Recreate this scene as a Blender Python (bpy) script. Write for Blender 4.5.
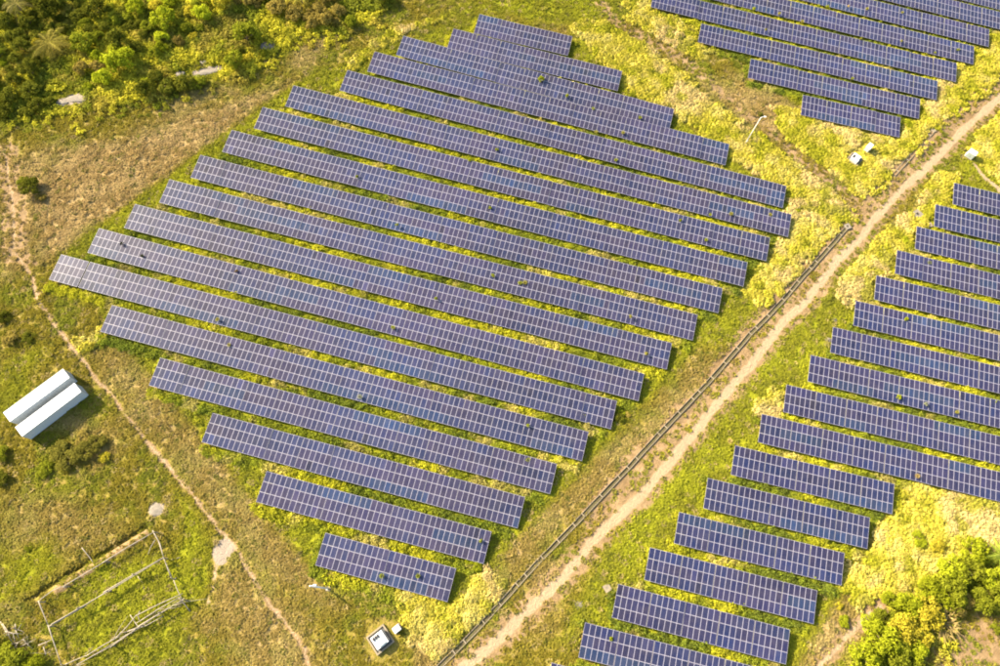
import bpy, math, random
import numpy as np

random.seed(7)
rng = np.random.default_rng(11)
scene = bpy.context.scene
for o in list(bpy.data.objects):
    bpy.data.objects.remove(o)
C = scene.collection

# ------------------------------------------------------------------ camera
CAM_Z = 121.83
F_PX = 647.39            # focal length in photo pixels (1000 px wide)
PITCH = 0.375399         # tilt away from straight down
ROLL = 0.085751
fwd = np.array([0, math.sin(PITCH), -math.cos(PITCH)])
up0 = np.array([0, math.cos(PITCH), math.sin(PITCH)])
rt0 = np.array([1.0, 0, 0])
RT = math.cos(ROLL) * rt0 + math.sin(ROLL) * up0
UP = -math.sin(ROLL) * rt0 + math.cos(ROLL) * up0
cam_data = bpy.data.cameras.new('camera')
cam = bpy.data.objects.new('camera', cam_data)
C.objects.link(cam)
from mathutils import Matrix, Vector
cam.matrix_world = Matrix(((RT[0], UP[0], -fwd[0], 0), (RT[1], UP[1], -fwd[1], 0),
                           (RT[2], UP[2], -fwd[2], CAM_Z), (0, 0, 0, 1)))
cam_data.sensor_width = 36.0
cam_data.lens = 36.0 * F_PX / 1000.0
cam_data.clip_start = 1.0
cam_data.clip_end = 6000.0
scene.camera = cam

# ------------------------------------------------------------------ light
SUN_EL = math.radians(31)
SH_DIR = math.radians(-22.5)                  # way the shadows fall (x right, y up)
sx, sy = -math.cos(SH_DIR), -math.sin(SH_DIR)  # horizontal direction to the sun
world = bpy.data.worlds.new('World')
scene.world = world
world.use_nodes = True
wn = world.node_tree.nodes
wn.clear()
sky = wn.new('ShaderNodeTexSky')
sky.sky_type = 'NISHITA'
sky.sun_disc = False
sky.sun_elevation = SUN_EL
sky.sun_rotation = math.atan2(sx, sy)
sky.air_density = 1.4
sky.dust_density = 3.0
sky.ozone_density = 1.0
bg = wn.new('ShaderNodeBackground')
bg.inputs['Strength'].default_value = 0.085
wo = wn.new('ShaderNodeOutputWorld')
world.node_tree.links.new(sky.outputs[0], bg.inputs[0])
world.node_tree.links.new(bg.outputs[0], wo.inputs[0])
sun_data = bpy.data.lights.new('sun', 'SUN')
sun_data.energy = 4.6
sun_data.angle = math.radians(0.6)
sun_data.color = (1.0, 0.87, 0.64)
sun = bpy.data.objects.new('sun', sun_data)
C.objects.link(sun)
sdir = Vector((-sx * math.cos(SUN_EL), -sy * math.cos(SUN_EL), -math.sin(SUN_EL)))
sun.rotation_euler = sdir.to_track_quat('-Z', 'Y').to_euler()
sun.location = (-150, 60, 120)

scene.view_settings.view_transform = 'Standard'
scene.view_settings.look = 'None'
scene.view_settings.gamma = 1.0
scene.view_settings.exposure = 2.28
scene.view_settings.use_curve_mapping = False
scene.render.engine = 'CYCLES'
scene.cycles.filter_width = 1.9
scene.cycles.max_bounces = 6
scene.cycles.diffuse_bounces = 3
scene.cycles.transparent_max_bounces = 6


# ------------------------------------------------------------------ helpers
def terr(x, y):
    """height of the gently twisted field; the slope eases off outside the farm"""
    x = np.clip(x, -170, 170) / 100.0
    y = np.clip(y, -80, 210) / 100.0
    return -0.6058 * x * x - 3.461 * x * y + 1.2505 * y * y


def at(px, py, h=0.0):
    """photo pixel -> point on the field (h metres above it)"""
    d = (px - 500) / F_PX * RT - (py - 333) / F_PX * UP + fwd
    z = 0.0
    for _ in range(12):
        k = (z + h - CAM_Z) / d[2]
        p = d * k
        z = float(terr(p[0], p[1]))
    return np.array([p[0], p[1], z + h])


def line(pts):
    return np.array([at(a, b)[:2] for a, b in pts])


class Noise:
    def __init__(self, seed, n=256):
        self.g = np.random.default_rng(seed).random((n, n))
        self.n = n

    def __call__(self, x, y, scale):
        x = np.asarray(x) / scale + 37.3
        y = np.asarray(y) / scale + 91.7
        xi = np.floor(x).astype(int)
        yi = np.floor(y).astype(int)
        fx = x - xi
        fy = y - yi
        fx = fx * fx * (3 - 2 * fx)
        fy = fy * fy * (3 - 2 * fy)
        n, g = self.n, self.g
        a = g[xi % n, yi % n]; b = g[(xi + 1) % n, yi % n]
        c = g[xi % n, (yi + 1) % n]; d = g[(xi + 1) % n, (yi + 1) % n]
        return (a * (1 - fx) + b * fx) * (1 - fy) + (c * (1 - fx) + d * fx) * fy

    def fbm(self, x, y, scale, octv=4):
        s = 0; w = 0.5; t = 0
        for k in range(octv):
            s = s + w * self(x + 13.7 * k, y - 7.1 * k, scale / 2 ** k)
            t += w
            w *= 0.55
        return s / t


NA, NB, NC_, ND = Noise(1), Noise(2), Noise(3), Noise(4)


def sstep(a, b, v):
    t = np.clip((v - a) / (b - a), 0, 1)
    return t * t * (3 - 2 * t)


def d_line(x, y, pts):
    best = np.full(np.shape(x), 1e9)
    for (x0, y0), (x1, y1) in zip(pts[:-1], pts[1:]):
        dx, dy = x1 - x0, y1 - y0
        t = np.clip(((x - x0) * dx + (y - y0) * dy) / (dx * dx + dy * dy + 1e-9), 0, 1)
        best = np.minimum(best, np.hypot(x - x0 - t * dx, y - y0 - t * dy))
    return best


def d_poly(x, y, pts):
    """signed distance, positive inside"""
    pts = np.vstack([pts, pts[:1]])
    ins = np.zeros(np.shape(x), bool)
    for (x0, y0), (x1, y1) in zip(pts[:-1], pts[1:]):
        c = ((y0 > y) != (y1 > y)) & (x < (x1 - x0) * (y - y0) / (y1 - y0 + 1e-12) + x0)
        ins ^= c
    d = d_line(x, y, pts)
    return np.where(ins, d, -d)


def mesh_np(name, V, F, mats, mat_idx=None, smooth=False):
    V = np.asarray(V, np.float32)
    m = bpy.data.meshes.new(name)
    if isinstance(F, np.ndarray):
        nf, k = F.shape
        m.vertices.add(len(V)); m.vertices.foreach_set('co', V.ravel())
        m.loops.add(nf * k); m.loops.foreach_set('vertex_index', F.ravel().astype(np.int32))
        m.polygons.add(nf)
        m.polygons.foreach_set('loop_start', np.arange(0, nf * k, k, dtype=np.int32))
        m.polygons.foreach_set('loop_total', np.full(nf, k, np.int32))
    else:
        m.from_pydata([tuple(v) for v in V], [], F)
    for mt in (mats if isinstance(mats, (list, tuple)) else [mats]):
        m.materials.append(mt)
    n = len(m.polygons)
    if mat_idx is not None:
        m.polygons.foreach_set('material_index', np.asarray(mat_idx, np.int32))
    m.polygons.foreach_set('use_smooth', np.full(n, smooth, bool))
    m.update(calc_edges=True)
    return m


def obj(name, me, parent=None, loc=None, rot=None, scale=None):
    o = bpy.data.objects.new(name, me)
    C.objects.link(o)
    if parent is not None:
        o.parent = parent
    if loc is not None:
        o.location = [float(v) for v in loc]
    if rot is not None:
        o.rotation_euler = rot
    if scale is not None:
        o.scale = scale if hasattr(scale, '__len__') else (scale,) * 3
    return o


def tag(o, label, cat, group=None):
    o['label'] = label
    o['category'] = cat
    if group:
        o['group'] = group
    return o


def kind(o, k, label=None):
    o['kind'] = k
    if label:
        o['label'] = label
    return o


class MB:
    """collects boxes, bars and plates for one mesh"""
    def __init__(self):
        self.v = []; self.f = []; self.m = []

    def quad_box(self, c8, mi=0):
        b = len(self.v)
        self.v += [tuple(p) for p in c8]
        for q in ((0, 3, 2, 1), (4, 5, 6, 7), (0, 1, 5, 4), (1, 2, 6, 5), (2, 3, 7, 6), (3, 0, 4, 7)):
            self.f.append(tuple(b + i for i in q)); self.m.append(mi)

    def box(self, x0, x1, y0, y1, z0, z1, mi=0, bev=0.0):
        if bev <= 0:
            self.quad_box([(x0, y0, z0), (x1, y0, z0), (x1, y1, z0), (x0, y1, z0),
                           (x0, y0, z1), (x1, y0, z1), (x1, y1, z1), (x0, y1, z1)], mi)
        else:
            e = bev
            self.quad_box([(x0, y0, z0), (x1, y0, z0), (x1, y1, z0), (x0, y1, z0),
                           (x0, y0, z1 - e), (x1, y0, z1 - e), (x1, y1, z1 - e), (x0, y1, z1 - e)], mi)
            self.quad_box([(x0 + .001, y0 + .001, z1 - e), (x1 - .001, y0 + .001, z1 - e), (x1 - .001, y1 - .001, z1 - e), (x0 + .001, y1 - .001, z1 - e),
                           (x0 + e, y0 + e, z1), (x1 - e, y0 + e, z1), (x1 - e, y1 - e, z1), (x0 + e, y1 - e, z1)], mi)

    def tube(self, pts, rad, n=7, mi=0):
        pts = [np.array(p, float) for p in pts]
        if not hasattr(rad, '__len__'):
            rad = [rad] * len(pts)
        b = len(self.v)
        for i, p in enumerate(pts):
            t = pts[min(i + 1, len(pts) - 1)] - pts[max(i - 1, 0)]
            t = t / (np.linalg.norm(t) + 1e-9)
            a = np.cross(t, (0, 0, 1.0) if abs(t[2]) < .9 else (1.0, 0, 0))
            a /= np.linalg.norm(a)
            c = np.cross(t, a)
            for k in range(n):
                w = 2 * math.pi * k / n
                self.v.append(tuple(p + rad[i] * (math.cos(w) * a + math.sin(w) * c)))
        for i in range(len(pts) - 1):
            for k in range(n):
                k2 = (k + 1) % n
                self.f.append((b + i * n + k, b + i * n + k2, b + (i + 1) * n + k2, b + (i + 1) * n + k)); self.m.append(mi)
        self.f.append(tuple(b + k for k in range(n))[::-1]); self.m.append(mi)
        e = b + (len(pts) - 1) * n
        self.f.append(tuple(e + k for k in range(n))); self.m.append(mi)

    def mesh(self, name, mats, smooth=False):
        return mesh_np(name, np.array(self.v), self.f, mats, self.m, smooth)

    def build(self, name, mats, parent=None, smooth=False, **k):
        return obj(name, self.mesh(name, mats, smooth), parent, **k)


# ------------------------------------------------------------------ materials
def new_mat(name):
    m = bpy.data.materials.new(name)
    m.use_nodes = True
    nt = m.node_tree
    nt.nodes.clear()
    out = nt.nodes.new('ShaderNodeOutputMaterial')
    return m, nt, out


def N(nt, t, **kw):
    n = nt.nodes.new(t)
    for k, v in kw.items():
        if k.startswith('i_'):
            n.inputs[k[2:].replace('_', ' ')].default_value = v
        elif isinstance(k, str):
            setattr(n, k, v)
    return n


def mixc(nt, fac, a, b, mode='MIX'):
    n = nt.nodes.new('ShaderNodeMix')
    n.data_type = 'RGBA'
    n.blend_type = mode
    for sock, v in ((n.inputs[0], fac), (n.inputs[6], a), (n.inputs[7], b)):
        if hasattr(v, 'is_output'):
            nt.links.new(v, sock)
        elif isinstance(v, (int, float)):
            sock.default_value = v
        else:
            sock.default_value = (*v, 1)
    return n.outputs[2]


def mth(nt, op, a, b=0.0, clamp=False):
    n = nt.nodes.new('ShaderNodeMath')
    n.operation = op
    n.use_clamp = clamp
    for i, v in enumerate((a, b)):
        if hasattr(v, 'is_output'):
            nt.links.new(v, n.inputs[i])
        else:
            n.inputs[i].default_value = v
    return n.outputs[0]


def ramp(nt, v, stops):
    n = nt.nodes.new('ShaderNodeValToRGB')
    e = n.color_ramp.elements
    while len(e) < len(stops):
        e.new(0.5)
    for s, (p, c) in zip(e, stops):
        s.position = p
        s.color = (*c, 1) if hasattr(c, '__len__') else (c, c, c, 1)
    nt.links.new(v, n.inputs[0])
    return n.outputs[0]


def noise(nt, coord, scale, detail=4, rough=0.55, dist=0.0):
    n = nt.nodes.new('ShaderNodeTexNoise')
    n.inputs['Scale'].default_value = scale
    n.inputs['Detail'].default_value = detail
    n.inputs['Roughness'].default_value = rough
    n.inputs['Distortion'].default_value = dist
    nt.links.new(coord, n.inputs['Vector'])
    return n.outputs[0]


def simple(name, col, rough=0.7, var=0.25, scale=3.0, metal=0.0, dirt=None, spec=0.4, bump=0.0):
    m, nt, out = new_mat(name)
    b = N(nt, 'ShaderNodeBsdfPrincipled')
    geo = N(nt, 'ShaderNodeNewGeometry')
    n1 = noise(nt, geo.outputs['Position'], scale, 5)
    n2 = noise(nt, geo.outputs['Position'], scale * 6, 3)
    lo = tuple(c * (1 - var) for c in col)
    hi = tuple(min(c * (1 + var), 0.95) for c in col)
    c = mixc(nt, n1, lo, hi)
    if dirt is not None:
        f = mth(nt, 'MULTIPLY', ramp(nt, n2, [(0.45, 0.0), (0.7, 1.0)]), 0.6)
        c = mixc(nt, f, c, dirt)
    nt.links.new(c, b.inputs['Base Color'])
    b.inputs['Roughness'].default_value = rough
    b.inputs['Metallic'].default_value = metal
    b.inputs['Specular IOR Level'].default_value = spec
    if bump:
        bp = N(nt, 'ShaderNodeBump', i_Strength=bump, i_Distance=0.05)
        nt.links.new(n2, bp.inputs['Height'])
        nt.links.new(bp.outputs[0], b.inputs['Normal'])
    nt.links.new(b.outputs[0], out.inputs[0])
    return m


def mat_glass():
    """dusty solar cells: colour from the object, thin grid of fingers too fine to see"""
    m, nt, out = new_mat('solar_cells')
    b = N(nt, 'ShaderNodeBsdfPrincipled')
    oi = N(nt, 'ShaderNodeObjectInfo')
    tc = N(nt, 'ShaderNodeTexCoord')
    geo = N(nt, 'ShaderNodeNewGeometry')
    sep = N(nt, 'ShaderNodeSeparateXYZ')
    nt.links.new(tc.outputs['Object'], sep.inputs[0])
    # cell joints (6 x 12 cells)
    fx = mth(nt, 'FRACT', mth(nt, 'MULTIPLY', sep.outputs[0], 6 / 0.86))
    fy = mth(nt, 'FRACT', mth(nt, 'MULTIPLY', sep.outputs[1], 12 / 1.72))
    jx = mth(nt, 'GREATER_THAN', mth(nt, 'ABSOLUTE', mth(nt, 'SUBTRACT', fx, 0.5)), 0.475)
    jy = mth(nt, 'GREATER_THAN', mth(nt, 'ABSOLUTE', mth(nt, 'SUBTRACT', fy, 0.5)), 0.475)
    j = mth(nt, 'MAXIMUM', jx, jy)
    dust = noise(nt, geo.outputs['Position'], 0.6, 5, 0.6)
    dustf = ramp(nt, dust, [(0.35, 0.02), (0.75, 0.13)])
    c = mixc(nt, mth(nt, 'MULTIPLY', j, 0.25), oi.outputs['Color'], (0.13, 0.13, 0.16))
    c = mixc(nt, dustf, c, (0.16, 0.13, 0.12))
    nt.links.new(c, b.inputs['Base Color'])
    b.inputs['Roughness'].default_value = 0.30
    b.inputs['Specular IOR Level'].default_value = 0.22
    b.inputs['Coat Weight'].default_value = 0.15
    b.inputs['Coat Roughness'].default_value = 0.12
    nt.links.new(b.outputs[0], out.inputs[0])
    return m


def mat_ground():
    m, nt, out = new_mat('field')
    b = N(nt, 'ShaderNodeBsdfPrincipled')
    geo = N(nt, 'ShaderNodeNewGeometry')
    P = geo.outputs['Position']

    def att(n):
        a = N(nt, 'ShaderNodeAttribute', attribute_name=n)
        return a.outputs['Fac']
    nbig = noise(nt, P, 0.05, 5, 0.6)
    nmid = noise(nt, P, 0.33, 5, 0.65, 0.4)
    nfin = noise(nt, P, 1.7, 6, 0.72, 0.6)
    nspk = noise(nt, P, 4.5, 3, 0.7)
    # grass: olive to lime, flecked
    grass = mixc(nt, ramp(nt, nmid, [(0.3, 0.0), (0.7, 1.0)]), (0.092, 0.086, 0.011), (0.190, 0.152, 0.022))
    grass = mixc(nt, ramp(nt, nfin, [(0.42, 0.0), (0.66, 1.0)]), grass, (0.245, 0.172, 0.05))
    grass = mixc(nt, ramp(nt, nspk, [(0.55, 0.0), (0.72, 0.5)]), grass, (0.060, 0.060, 0.010))
    lush = mixc(nt, nfin, (0.115, 0.125, 0.006), (0.22, 0.215, 0.010))
    dry = mixc(nt, ramp(nt, nfin, [(0.3, 0.0), (0.72, 1.0)]), (0.15, 0.102, 0.036), (0.355, 0.25, 0.115))
    dry = mixc(nt, ramp(nt, nspk, [(0.52, 0.0), (0.75, 0.8)]), dry, (0.14, 0.115, 0.025))
    tall = mixc(nt, ramp(nt, nfin, [(0.35, 0.0), (0.7, 1.0)]), (0.20, 0.165, 0.016), (0.36, 0.29, 0.05))
    dirt = mixc(nt, ramp(nt, nmid, [(0.3, 0.0), (0.7, 1.0)]), (0.15, 0.095, 0.044), (0.26, 0.175, 0.092))
    dirt = mixc(nt, ramp(nt, nfin, [(0.5, 0.0), (0.72, 0.8)]), dirt, (0.10, 0.07, 0.03))
    bare = mixc(nt, nfin, (0.245, 0.172, 0.100), (0.31, 0.228, 0.142))
    pale = mixc(nt, nfin, (0.19, 0.150, 0.112), (0.26, 0.215, 0.17))

    def edge(a, amp=0.55):
        v = mth(nt, 'ADD', att(a), mth(nt, 'MULTIPLY', mth(nt, 'SUBTRACT', nfin, 0.5), amp * 1.3))
        v = mth(nt, 'ADD', v, mth(nt, 'MULTIPLY', mth(nt, 'SUBTRACT', nmid, 0.5), amp))
        return ramp(nt, v, [(0.32, 0.0), (0.68, 1.0)])
    c = mixc(nt, edge('lush'), grass, lush)
    c = mixc(nt, edge('dry', 0.8), c, dry)
    c = mixc(nt, edge('tall'), c, tall)
    c = mixc(nt, edge('dirt', 0.7), c, dirt)
    c = mixc(nt, edge('bare', 0.6), c, bare)
    c = mixc(nt, edge('pale', 0.3), c, pale)
    nt.links.new(c, b.inputs['Base Color'])
    b.inputs['Roughness'].default_value = 0.95
    b.inputs['Specular IOR Level'].default_value = 0.1
    h = mth(nt, 'ADD', nfin, mth(nt, 'MULTIPLY', nspk, 0.35))
    bp = N(nt, 'ShaderNodeBump', i_Strength=0.9, i_Distance=0.35)
    nt.links.new(h, bp.inputs['Height'])
    nt.links.new(bp.outputs[0], b.inputs['Normal'])
    nt.links.new(b.outputs[0], out.inputs[0])
    return m


def mat_leaf(name, source, tip_var=0.35, transl=0.35):
    """source: 'object' (object colour) or 'instancer' (gcol attribute)"""
    m, nt, out = new_mat(name)
    if source == 'object':
        col = N(nt, 'ShaderNodeObjectInfo').outputs['Color']
    else:
        a = N(nt, 'ShaderNodeAttribute', attribute_name='gcol')
        a.attribute_type = 'INSTANCER'
        col = a.outputs['Color']
    geo = N(nt, 'ShaderNodeNewGeometry')
    rnd = geo.outputs['Random Per Island']
    n1 = noise(nt, geo.outputs['Position'], 1.3, 3)
    v = mth(nt, 'ADD', mth(nt, 'MULTIPLY', rnd, 0.6), mth(nt, 'MULTIPLY', n1, 0.6))
    k = ramp(nt, v, [(0.1, 1 - tip_var), (0.95, 1 + tip_var)])
    c = mixc(nt, 1.0, col, k, 'MULTIPLY')
    d = N(nt, 'ShaderNodeBsdfDiffuse')
    t = N(nt, 'ShaderNodeBsdfTranslucent')
    nt.links.new(c, d.inputs[0])
    nt.links.new(c, t.inputs[0])
    mx = N(nt, 'ShaderNodeMixShader')
    mx.inputs[0].default_value = transl
    nt.links.new(d.outputs[0], mx.inputs[1])
    nt.links.new(t.outputs[0], mx.inputs[2])
    nt.links.new(mx.outputs[0], out.inputs[0])
    return m


def mat_corrugated():
    m, nt, out = new_mat('container_paint')
    b = N(nt, 'ShaderNodeBsdfPrincipled')
    geo = N(nt, 'ShaderNodeNewGeometry')
    n1 = noise(nt, geo.outputs['Position'], 0.5, 5)
    n2 = noise(nt, geo.outputs['Position'], 4.0, 4)
    c = mixc(nt, n1, (0.34, 0.375, 0.41), (0.43, 0.45, 0.46))
    c = mixc(nt, mth(nt, 'MULTIPLY', ramp(nt, n2, [(0.58, 0.0), (0.75, 1.0)]), 0.45), c, (0.36, 0.25, 0.17))
    nt.links.new(c, b.inputs['Base Color'])
    b.inputs['Roughness'].default_value = 0.5
    nt.links.new(b.outputs[0], out.inputs[0])
    return m


M = dict(
    glass=mat_glass(),
    frame=simple('panel_frame', (0.235, 0.222, 0.272), 0.45, 0.06, 2.0, 0.0),
    steel=simple('galvanised_steel', (0.2, 0.2, 0.2), 0.5, 0.2, 2.0, 0.4),
    ground=mat_ground(),
    leaf=mat_leaf('leaf', 'object', 0.45),
    grass=mat_leaf('grass_blade', 'instancer', 0.2),
    bark=simple('bark', (0.16, 0.115, 0.07), 0.9, 0.3, 4.0, bump=0.4),
    pole_wood=simple('weathered_pole', (0.21, 0.18, 0.14), 0.85, 0.45, 2.5, dirt=(0.08, 0.06, 0.035)),
    container=mat_corrugated(),
    concrete=simple('concrete', (0.19, 0.155, 0.105), 0.9, 0.2, 1.5, dirt=(0.13, 0.10, 0.06), bump=0.3),
    drain=simple('drain_bed', (0.055, 0.04, 0.022), 0.95, 0.35, 1.2, dirt=(0.12, 0.13, 0.02)),  # dark soil, its colour also painting in the shade of a deeper channel
    white=simple('white_enamel', (0.50, 0.50, 0.48), 0.45, 0.05, 1.0, dirt=(0.38, 0.35, 0.3)),
    greenish=simple('pale_green_enamel', (0.34, 0.37, 0.31), 0.5, 0.06, 1.0),
    dark=simple('painted_hole_shade', (0.025, 0.024, 0.022), 0.7, 0.2),  # near-black colour painted for the shade inside an open hole
    gravel=simple('dark_gravel', (0.10, 0.095, 0.085), 0.95, 0.5, 6.0),
    stone=simple('pale_stone', (0.15, 0.128, 0.102), 0.9, 0.35, 1.5, bump=0.5, dirt=(0.09, 0.075, 0.045)),
    rubber=simple('black_rubber', (0.03, 0.03, 0.03), 0.8, 0.2),
    lamp=simple('lamp_housing', (0.55, 0.55, 0.53), 0.4, 0.05, metal=0.3),
)

# ------------------------------------------------------------------ ground
TRACK = line([(1040, 60), (1000, 97), (960, 133), (929, 165), (898, 193), (878, 216), (862, 236), (839, 259), (809, 298), (775, 331),
              (750, 366), (714, 409), (679, 452), (643, 494), (594, 539), (564, 575), (533, 606), (500, 639), (465, 668), (420, 705)])
SOIL = line([(1030, 60), (990, 95), (950, 130), (915, 165), (885, 198), (860, 225), (826, 262), (800, 290), (760, 333), (735, 365), (700, 402), (665, 445), (628, 485), (600, 515)])
DRAIN = line([(846, 228), (834, 242), (816, 262), (798, 282), (783, 300), (768, 316), (750, 334), (731, 356), (712, 378), (679, 413),
              (645, 449), (628, 468), (601, 496), (574, 525), (534, 566), (500, 604), (475, 631), (454, 652), (432, 674), (410, 696)])
DRAIN2 = line([(892, 177), (912, 155), (933, 131)])
TRACK2 = line([(600, 5), (617, 23), (663, 48), (684, 61), (717, 89), (735, 108), (760, 124), (783, 145), (806, 163), (838, 186), (866, 214)])
FOOT = line([(4, 150), (12, 200), (15, 252), (33, 277), (38, 300), (59, 331), (84, 363), (110, 394), (135, 427), (163, 460), (194, 498),
             (217, 529), (237, 552), (250, 575), (283, 621), (305, 650), (316, 690)])
FOOT2 = line([(217, 555), (214, 580), (208, 605)])
PATHR = line([(810, 680), (830, 655), (858, 626), (880, 607)])
PATHTR = line([(975, 165), (985, 178), (1000, 190), (1020, 205)])
TALL = [line(p) for p in (
    [(582, 30), (622, 22), (690, 90), (745, 132), (800, 165), (852, 205), (862, 222), (845, 234), (812, 262), (775, 305), (748, 292), (772, 262), (794, 238), (790, 195), (735, 152), (680, 112), (627, 84)],
    [(622, -20), (655, -5), (652, 12), (702, 46), (700, 55), (672, 48), (640, 22)],
    [(782, 112), (830, 126), (905, 140), (930, 100), (960, 70), (1000, 38), (1040, 30), (1010, 75), (975, 100), (945, 118), (915, 150), (890, 178), (885, 195), (855, 195), (815, 166), (787, 140)],
    [(888, 238), (918, 218), (935, 178), (950, 180), (940, 200), (915, 226), (898, 250), (878, 276), (862, 300), (846, 292), (852, 265)],
    [(985, 105), (1040, 90), (1040, 200), (1000, 178), (975, 150)],
    [(895, 492), (1010, 508), (1040, 540), (985, 545), (935, 566), (905, 588), (872, 612), (850, 585), (872, 552), (895, 518)],
    [(398, 590), (452, 604), (490, 568), (520, 585), (482, 625), (440, 662), (405, 640)],
    [(350, 60), (395, 28), (445, 22), (402, 35), (378, 50), (352, 68)],
    [(758, 405), (786, 384), (784, 412), (757, 440)],
    [(80, 335), (112, 330), (104, 345), (88, 352)],
)]
DRY = [line(p) for p in (
    [(18, 190), (60, 150), (150, 128), (255, 92), (300, 84), (262, 105), (232, 130), (200, 155), (170, 178), (136, 203), (100, 228), (64, 250), (40, 262)],
    [(95, 345), (150, 370), (205, 445), (258, 505), (318, 570), (335, 610), (262, 585), (200, 500), (150, 440), (105, 385)],
    [(560, 500), (620, 440), (690, 372), (725, 352), (700, 395), (640, 455), (560, 530), (500, 590), (520, 540)],
    [(0, 500), (60, 500), (110, 520), (120, 540), (60, 570), (30, 600), (0, 640)],
    [(235, 560), (300, 610), (330, 680), (250, 680), (200, 600)],
    [(700, 85), (745, 80), (830, 122), (790, 112), (800, 150), (740, 120)],
    [(790, 640), (830, 605), (862, 610), (840, 640), (815, 670)],
    [(0, 160), (60, 140), (50, 190), (30, 270), (0, 280)],
)]
LUSH = [line(p) for p in (
    [(640, 480), (760, 345), (850, 290), (880, 290), (780, 440), (700, 500), (620, 600), (560, 640)],
    [(700, 345), (722, 312), (770, 262), (772, 300), (745, 330), (715, 350)],
    [(420, 30), (470, 0), (640, -10), (600, 20), (580, 60), (575, 30), (480, 12)],
    [(960, 145), (1000, 170), (1000, 190), (955, 180)],
    [(95, 560), (195, 560), (200, 600), (100, 660), (60, 650)],
    [(95, 650), (160, 605), (200, 600), (190, 640), (150, 680), (90, 680)],
    [(175, 500), (205, 520), (215, 545), (200, 600), (178, 590), (185, 540)],
    [(0, 360), (40, 350), (20, 400), (0, 420)],
    [(0, 560), (40, 540), (60, 560), (30, 590), (0, 610)],
)]
PANELS_AREA = [line(p) for p in (
    [(55, 258), (295, 82), (480, 12), (575, 40), (795, 205), (800, 240), (455, 605), (310, 568)],
    [(640, -15), (1000, 25), (985, 50), (905, 130), (795, 105)],
    [(575, 625), (955, 178), (1060, 200), (1060, 520), (895, 495), (785, 690)],
)]
BUSHY = [line(p) for p in ([(-40, -60), (420, -60), (395, 10), (350, 30), (280, 52), (225, 82), (160, 102), (95, 108), (40, 118), (0, 122), (-40, 130)],)]
GREEN_R = line([(840, 700), (862, 640), (905, 592), (945, 566), (975, 545), (1040, 545), (1040, 600), (975, 600), (930, 640), (900, 700)])
SOIL_R = line([(925, 700), (938, 650), (965, 620), (1000, 606), (1040, 600), (1040, 720), (920, 720)])


RIDGE = line([(28, 600), (60, 578), (100, 554), (146, 526)])
BANK = line([(58, 590), (80, 575), (102, 562), (146, 534)])


def warp(x, y, amp=2.2, s=6.0):
    return x + (NA.fbm(x, y, s) - .5) * 2 * amp, y + (NB.fbm(x, y, s) - .5) * 2 * amp


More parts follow.
